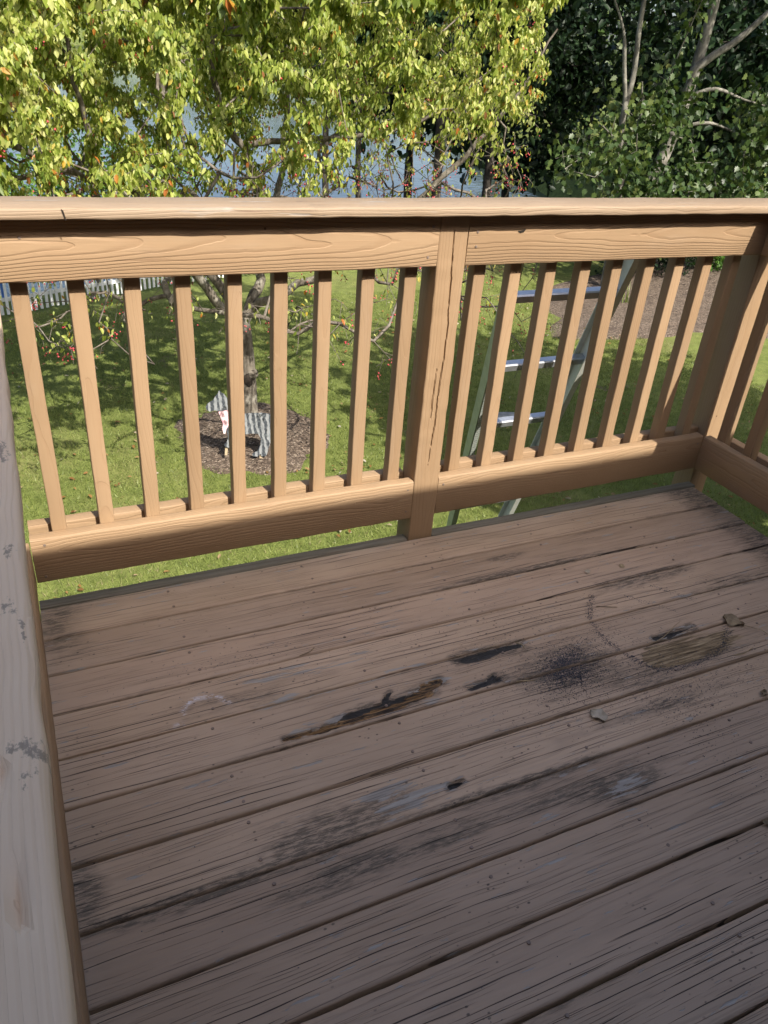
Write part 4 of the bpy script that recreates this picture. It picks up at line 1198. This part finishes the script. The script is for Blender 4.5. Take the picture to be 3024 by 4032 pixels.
for k in range(20):
    ya = Y0-PITCH*k
    w = PITCH-.0045-rng.uniform(0, .0025)
    yc = ya-PITCH/2+rng.uniform(-.0006, .0006)
    fine = k < 13
    end = XR+rng.uniform(-.006, .006)-(.012 if k == 2 else 0)
    L = end-XL
    xs = np.linspace(0, L, 430 if fine else 30)
    me = timber('deck_board', L, w, .036, .006, 0, 24 if fine else 2, .0007, k+1, deck_disp(yc, k*3.1), None, xs)
    b = link('deck_board', me, DECK, deck, Matrix.Translation((XL, yc, rng.uniform(-.0012, .0012))))
    if fine:
        for x in (-.795, -.39, .002, .41, .80):
            for dy in (.040, -.036):
                if rng.random() < .4: continue
                link('nail_head', NAILM, None, b, Matrix.Translation((x+rng.normal(0, .006), yc+dy+rng.normal(0, .004), .0012)))
# rim boards flush with the deck top, split by the centre post
for x0, x1 in ((XL, -.003), (.092, 1.275)):
    link('rim_board', timber('rim_board', x1-x0, .186, .038, .004, 20, 0, .001, 77), RIM, deck, frame((x0, .0005, -.096), (1, 0, 0), (0, -1, 0)) @ Matrix.Translation((0, 0, 0)))
for x in (XL+.02, XR-.06):
    link('rim_board', timber('rim_board', 2.78, .186, .038, .004, 20, 0, .001, 78), DECK, deck, frame((x+.038 if x > 0 else x, -.005, -.135), (0, -1, 0), (1, 0, 0)))
for x in (-.795, -.39, .002, .41, .80):
    link('joist', box_mesh('joist', [(x-.019, -2.8, -.225, x+.019, -.002, -.04)]), RAW, deck)

# ------------------------------------------------------------------ railings
ZB0, ZB1, ZT0, ZT1, ZC = .079, .219, .892, 1.0335, 1.0585
BLEN = ZT1-.012-.115
def cracked_post(X, Y, top):
    z = X
    path = .004+.010*np.sin(z*5.1+.6)+.006*(fbm(z*14, z*0+3)-.5)*2+.012*np.clip((z-.9)/.4, -1, 1)
    d = abs(Y-path)
    w = .0014*np.clip((z-.25)/.12, 0, 1)*np.clip((1.02-z)/.1, 0, 1)*(.4+.9*fbm(z*9, z*0+8))
    path2 = path+.017; d2 = abs(Y-path2)
    w2 = .0016*np.clip((z-.42)/.05, 0, 1)*np.clip((.60-z)/.05, 0, 1)
    return -.010*np.clip(1.4-d/np.maximum(w, 1e-5)*.8, 0, 1)*(w > 1e-4)-.007*np.clip(1.4-d2/np.maximum(w2, 1e-5)*.8, 0, 1)*(w2 > 1e-4), None
BALM = [timber('baluster', BLEN, .0385, .0385, .003, 26, 0, .0007, 100+k) for k in range(5)]
def post(parent, x, y, z0, z1, name='post', crack=False, seed=1):
    # front face at y, left edge x
    me = timber(name, z1-z0, .089, .089, .004, 420 if crack else 40, 44 if crack else 0, .0011, 200+seed,
                (lambda X, Y, t: cracked_post(X+z0, Y, t)) if crack else None)
    return link(name, me, RAIL, parent, frame((x+.0445, y, z0), (0, 0, 1), (0, -1, 0)))

fr = root('front_railing', (0, .05, 0), 'tan wooden front railing with eighteen square balusters and flat cap', 'railing')
post(fr, 0, -.0006, GZ, ZT1, crack=False, seed=1) if False else None
# centre post: cracked upper length and plain lower length are one timber
me = timber('post', ZT1-.001+.35, .089, .089, .004, 460, 44, .0011, 201, lambda X, Y, t: cracked_post(X-.35, Y, t))
link('post', me, POST, fr, frame((.0445, -.0012, -.35), (0, 0, 1), (0, -1, 0)))
link('post_base', timber('post_base', -.352-GZ, .089, .089, .004, 20, 0, .001, 202), RAW, fr, frame((.0445, -.0012, GZ-.001), (0, 0, 1), (0, -1, 0)))
for seed, x0, x1 in ((1, -1.134, -.0015), (2, .0905, 1.262)):
    link('top_rail', timber('top_rail', x1-x0, ZT1-ZT0-.001, .038, .005, 40, 0, .0010, 300+seed), RAIL, fr, frame((x0, 0, (ZT0+ZT1)/2), (1, 0, 0), (0, -1, 0)))
for seed, x0, x1 in ((3, -1.134, -.0015), (4, .0905, 1.234)):
    link('bottom_rail', timber('bottom_rail', x1-x0, ZB1-ZB0, .038, .007, 40, 0, .0012, 300+seed), RAIL, fr, frame((x0, 0, (ZB0+ZB1)/2), (1, 0, 0), (0, -1, 0)))
for seed, x0, x1 in ((5, -1.134, -.0015), (6, .0905, 1.283)):
    link('nailer', timber('nailer', x1-x0, .089, .038, .004, 30, 0, .001, 300+seed), RAIL, fr, frame((x0, .0775, .1725), (1, 0, 0), (0, -1, 0)))
    link('nailer', timber('nailer', x1-x0, .089, .038, .004, 30, 0, .001, 320+seed), RAIL, fr, frame((x0, .0775, .978), (1, 0, 0), (0, -1, 0)))
bx = [-1.058+.1248*i for i in range(9)]+[.1642+.1271*i for i in range(9)]
for i, x in enumerate(bx):
    M = frame((x+rng.normal(0, .0012), .0385, .115), (rng.normal(0, .0022), 0, 1), (0, -1, 0))
    M = M @ Matrix.Rotation(R(180)*(i % 2), 4, 'X') if False else M
    link('baluster', BALM[i % 5], BAL, fr, M)
link('cap_rail', timber('cap_rail', 2.62, .143, .025, .006, 90, 0, .0013, 400), CAP, fr, frame((-1.232, .0235, ZC), (1, 0, 0), (0, 0, 1)))
tr = [o for o in fr.children if o.name.startswith('top_rail')][-1]
kv = [(0, 0, .0006)]+[((.011+.006*math.sin(3*a))*math.cos(a), (.007+.004*math.cos(2*a))*math.sin(a), .0004) for a in th]
link('knot_hole', mesh_np('knot_hole', kv, [[0, 1+i, 1+(i+1) % 10] for i in range(10)]), DARKSOIL, tr, frame((.262, -.0006, .984), (1, 0, .2), (0, -1, 0)))
cr_ = [o for o in fr.children if o.name.startswith('cap_rail')][-1]
link('splinter_gap', mesh_np('splinter_gap', [(-.013, .002, 0), (-.008, .004, .0003), (.012, -.005, .0003), (.009, -.007, 0)], [[0, 3, 2, 1]]), DARKSOIL, cr_, frame((-.945, -.0486, 1.046), (.6, 0, -.8), (0, -1, 0)))
# small knot hole and nail heads on the front boards
for (x, z) in ((-.022, 1.0), (-.03, .92), (.118, .985), (.118, .945), (-.02, .19), (-.02, .11), (.11, .19), (-1.10, .20), (-1.11, .10), (1.215, .19), (-1.04, .99)):
    link('nail_head', NAILM, None, fr, frame((x, -.0006, z), (1, 0, 0), (0, -1, 0)))

def side_railing(name, label, x_in, sgn, loc):
    """sgn=-1: left side (inner face looks to +X); sgn=+1: right side"""
    t = root(name, loc, label, 'railing')
    nrm = Vector((-sgn, 0, 0)); run = Vector((0, 1, 0)) if sgn < 0 else Vector((0, -1, 0))
    y_start = -2.8 if sgn < 0 else -.002
    for nm, z0, z1, s in (('top_rail', ZT0, ZT1-.001, 1), ('bottom_rail', ZB0, ZB1, 2)):
        link(nm, timber(nm, 2.795, z1-z0, .038, .006, 90, 0, .0014, 500+s+sgn*7), RAIL, t, frame((x_in, y_start, (z0+z1)/2), run, nrm))
    xb = x_in+sgn*.0385
    for z in (.1725, .978):
        link('nailer', timber('nailer', 2.78, .089, .038, .004, 20, 0, .001, 510+sgn), RAIL, t, frame((x_in+sgn*.0775, y_start, z), run, nrm))
    n = 22
    for i in range(n):
        y = -.048-.126*i
        link('baluster', BALM[(i+2) % 5], BAL, t, frame((xb, y, .115), (0, 0, 1), nrm))
    return t
CAP_MARKS = [(-1.1005, -1.372, .008, .020), (-1.101, -1.572, .018, .012), (-1.092, -1.585, .012, .006), (-1.099, -1.596, .006, .016), (-1.096, -1.47, .004, .03), (-1.104, -1.44, .008, .02), (-1.12, -1.75, .01, .04), (-1.10, -1.2, .01, .05)]
def cap_marks(X, Y, top):
    y = -.0495-X; x = -1.1615+Y
    d = np.zeros_like(X)
    for cx, cy, rx, ry in CAP_MARKS:
        d = np.maximum(d, 1.3*blob(x, y, cx, cy, rx, ry))
    split = np.clip(1-abs(x+1.108-.004*np.sin(y*17))/.002, 0, 1)*((y < -1.58) & (y > -1.68))
    return -.006*split, {'dirt': np.clip(d, 0, 1)}
lr = side_railing('left_railing', 'tan left railing running beside camera with grey mildewed cap', -1.136, -1, (-1.16, -1.5, 0))
link('cap_rail', timber('cap_rail', 2.74, .143, .025, .006, 300, 24, .0013, 410, cap_marks), CAPL, lr, frame((-1.1615, -.0495, ZC+.0005), (0, -1, 0), (0, 0, 1)))
rr_ = side_railing('right_railing', 'tan right railing meeting the front railing at corner post', 1.236, 1, (1.26, -1.5, 0))
link('cap_rail', timber('cap_rail', 2.74, .143, .025, .006, 60, 0, .0013, 411), CAP, rr_, frame((1.2595, -.0495, ZC+.0005), (0, -1, 0), (0, 0, 1)))
# corner posts belong to the front railing
for x in (1.285, -1.274):
    link('post', timber('post', ZT1-GZ-.002, .089, .089, .004, 60, 0, .0011, 230+int(x)), POST, fr, frame((x+.0445, .0392, GZ), (0, 0, 1), (0, -1, 0)))

# ------------------------------------------------------------------ litter on the deck
def seeds():
    pts = []
    n1 = rng.normal(0, 1, (3600, 2))*np.array([.040, .034])+np.array([.125, -.705]); n1[:, 0] -= (n1[:, 1]+.705)*-.9; n1[:900] += np.array([.035, -.04])
    pts.append(n1)
    pts.append(rng.normal(0, 1, (1500, 2))*np.array([.17, .10])+np.array([.17, -.72]))
    for a, b in zip(TRAIL[:-1], TRAIL[1:]):
        L = math.hypot(b[0]-a[0], b[1]-a[1]); k = int(L*1900); f = rng.random(k)[:, None]
        pts.append(np.array(a)+(np.array(b)-np.array(a))*f+rng.normal(0, .0065, (k, 2)))
    pts.append(rng.normal(0, 1, (700, 2))*np.array([.16, .05])+np.array([.42, -.90]))
    pts.append(rng.normal(0, 1, (260, 2))*np.array([.05, .10])+np.array([.33, -1.0]))
    pts.append(rng.normal(0, 1, (260, 2))*np.array([.35, .10])+np.array([-.1, -.45]))
    pts.append(rng.normal(0, 1, (130, 2))*np.array([.12, .03])+np.array([-.72, -.40]))
    pts.append(np.stack([rng.uniform(-1.1, 1.1, 420), rng.uniform(-1.6, -.05, 420)], 1))
    for a, b in (((.50, -.50), (.60, -.62)), ((.62, -.48), (.70, -.60))):
        f = rng.random(90)[:, None]; pts.append(np.array(a)+(np.array(b)-np.array(a))*f+rng.normal(0, .006, (90, 2)))
    P = np.vstack(pts); P = P[(P[:, 0] > -1.1) & (P[:, 0] < 1.2) & (P[:, 1] < -.02)]
    g = (Y0-P[:, 1]) % PITCH
    P = P[(g > .005) & (g < PITCH-.005)]
    m = len(P)
    P = np.stack([P[:, 0], P[:, 1], np.full(m, .0012)+rng.uniform(0, .0015, m)], 1)
    tv = np.array([(0, 0, .5), (.9, 0, -.1), (-.5, .45, -.1), (-.5, -.45, -.1)]); tf = np.array([(0, 1, 2), (0, 2, 3), (0, 3, 1), (1, 3, 2)])
    s = rng.uniform(.0011, .0026, m); a = rng.uniform(0, 2*np.pi, m)
    c, sn = np.cos(a), np.sin(a)
    V = np.stack([s[:, None]*(tv[None, :, 0]*c[:, None]-tv[None, :, 1]*sn[:, None]), s[:, None]*(tv[None, :, 0]*sn[:, None]+tv[None, :, 1]*c[:, None]), s[:, None]*tv[None, :, 2]], -1)+P[:, None, :]
    F = tf[None]+(np.arange(m)*4)[:, None, None]
    tag(link('spilled_seeds', mesh_np('spilled_seeds', V.reshape(-1, 3), F.reshape(-1, 3)), SEED), 'spilled black bird seed scattered around the rotted boards', 'seeds', kind='stuff')
seeds()
def curl_leaf(name, x, y, size, rot, mat, label, seed, stem=.0, curl=.5):
    nx, ny = 9, 7; V = []
    for i in range(nx):
        u = i/(nx-1)
        half = size*.42*math.sin(math.pi*min(1, .08+u*.92))**.8*(1+.25*math.sin(9*u+seed))
        for j in range(ny):
            v = (j/(ny-1)-.5)*2
            z = .0015+curl*size*(.30*v*v+.22*(u-.5)**2)+.06*size*math.sin(7*u+3*v+seed)+.05*size*random.random()
            V.append(((u-.5)*size, v*half, z))
    F = [[i*ny+j, (i+1)*ny+j, (i+1)*ny+j+1, i*ny+j+1] for i in range(nx-1) for j in range(ny-1)]
    me = mesh_np(name, V, F, True)
    if stem:
        o = root(name, (x, y, .0), label, 'leaf')
        link('blade', me, mat, o, Matrix.Translation((x, y, .001)) @ Matrix.Rotation(rot, 4, 'Z'))
        tb = Tubes(); tb.add([(size*.4, 0, .006), (size*.4+stem*.5, .01, .009), (size*.4+stem, .0, .002)], [.0013, .0011, .0008], 5)
        link('stem', tb.mesh('stem'), STRAW, o, Matrix.Translation((x, y, .001)) @ Matrix.Rotation(rot, 4, 'Z'))
    else:
        tag(link(name, me, mat, None, Matrix.Translation((x, y, .001)) @ Matrix.Rotation(rot, 4, 'Z')), label, 'leaf')
curl_leaf('dry_leaf', .098, -.893, .046, 2.0, DRYLEAF, 'pale curled dry leaf lying alone on the deck boards', 2.)
curl_leaf('dry_leaf', .735, -.722, .062, -1.1, BROWNLEAF, 'crumpled brown leaf with long stem beside the rotted tan patch', 4., .11, .28)
curl_leaf('dry_leaf', .575, -.985, .022, .6, BROWNLEAF, 'small dark brown leaf at the right edge of the photo', 5., 0, 1.)
curl_leaf('dry_leaf', .47, -.36, .022, .3, DRYLEAF, 'small tan leaf scrap near the front rail on the right', 6., 0, .2)
curl_leaf('dry_leaf', .60, -.37, .022, 1.3, STRAW, 'small straw coloured leaf scrap right of the tan scrap', 7., 0, .2)
curl_leaf('dry_leaf', .25, -1.29, .020, 2.2, BROWNLEAF, 'small dark leaf fragment near the lower right boards', 8., 0, .9)
def stick(name, pts, r, label, mat=STRAW):
    tb = Tubes(); P, Rr = smooth_path([(a, b, r+.0012+c) for a, b, c in pts], [r*.8]+[r]*(len(pts)-2)+[r*.6], 4); tb.add(P, Rr, 6)
    tag(link(name, tb.mesh(name), mat), label, 'twig')
stick('twig', [(.62, -.838, 0), (.655, -.842, .002), (.70, -.832, 0)], .0014, 'thin pale twig beside the crumpled brown leaf')
stick('twig', [(-.03, -.715, 0), (-.005, -.722, .001), (.02, -.728, 0)], .0017, 'short tan twig by the small black rot hole')
stick('twig', [(.38, -.52, 0), (.41, -.535, .002), (.44, -.545, 0)], .0014, 'dark twig across the seed trail', BROWNLEAF)
stick('twig', [(.05, -.586, .004), (.06, -.60, .006), (.062, -.612, .002)], .002, 'tan splinter standing at the end of black rot hole')
stick('dry_grass', [(.40, -.72, 0), (.47, -.71, .004), (.54, -.68, .003), (.58, -.665, 0)], .0011, 'curved dry grass stem lying over the tan rotted patch')
stick('twig', [(-.53, -.43, 0), (-.50, -.425, .001), (-.48, -.41, 0)], .0015, 'short dark twig on the boards right of chalk mark', BROWNLEAF)
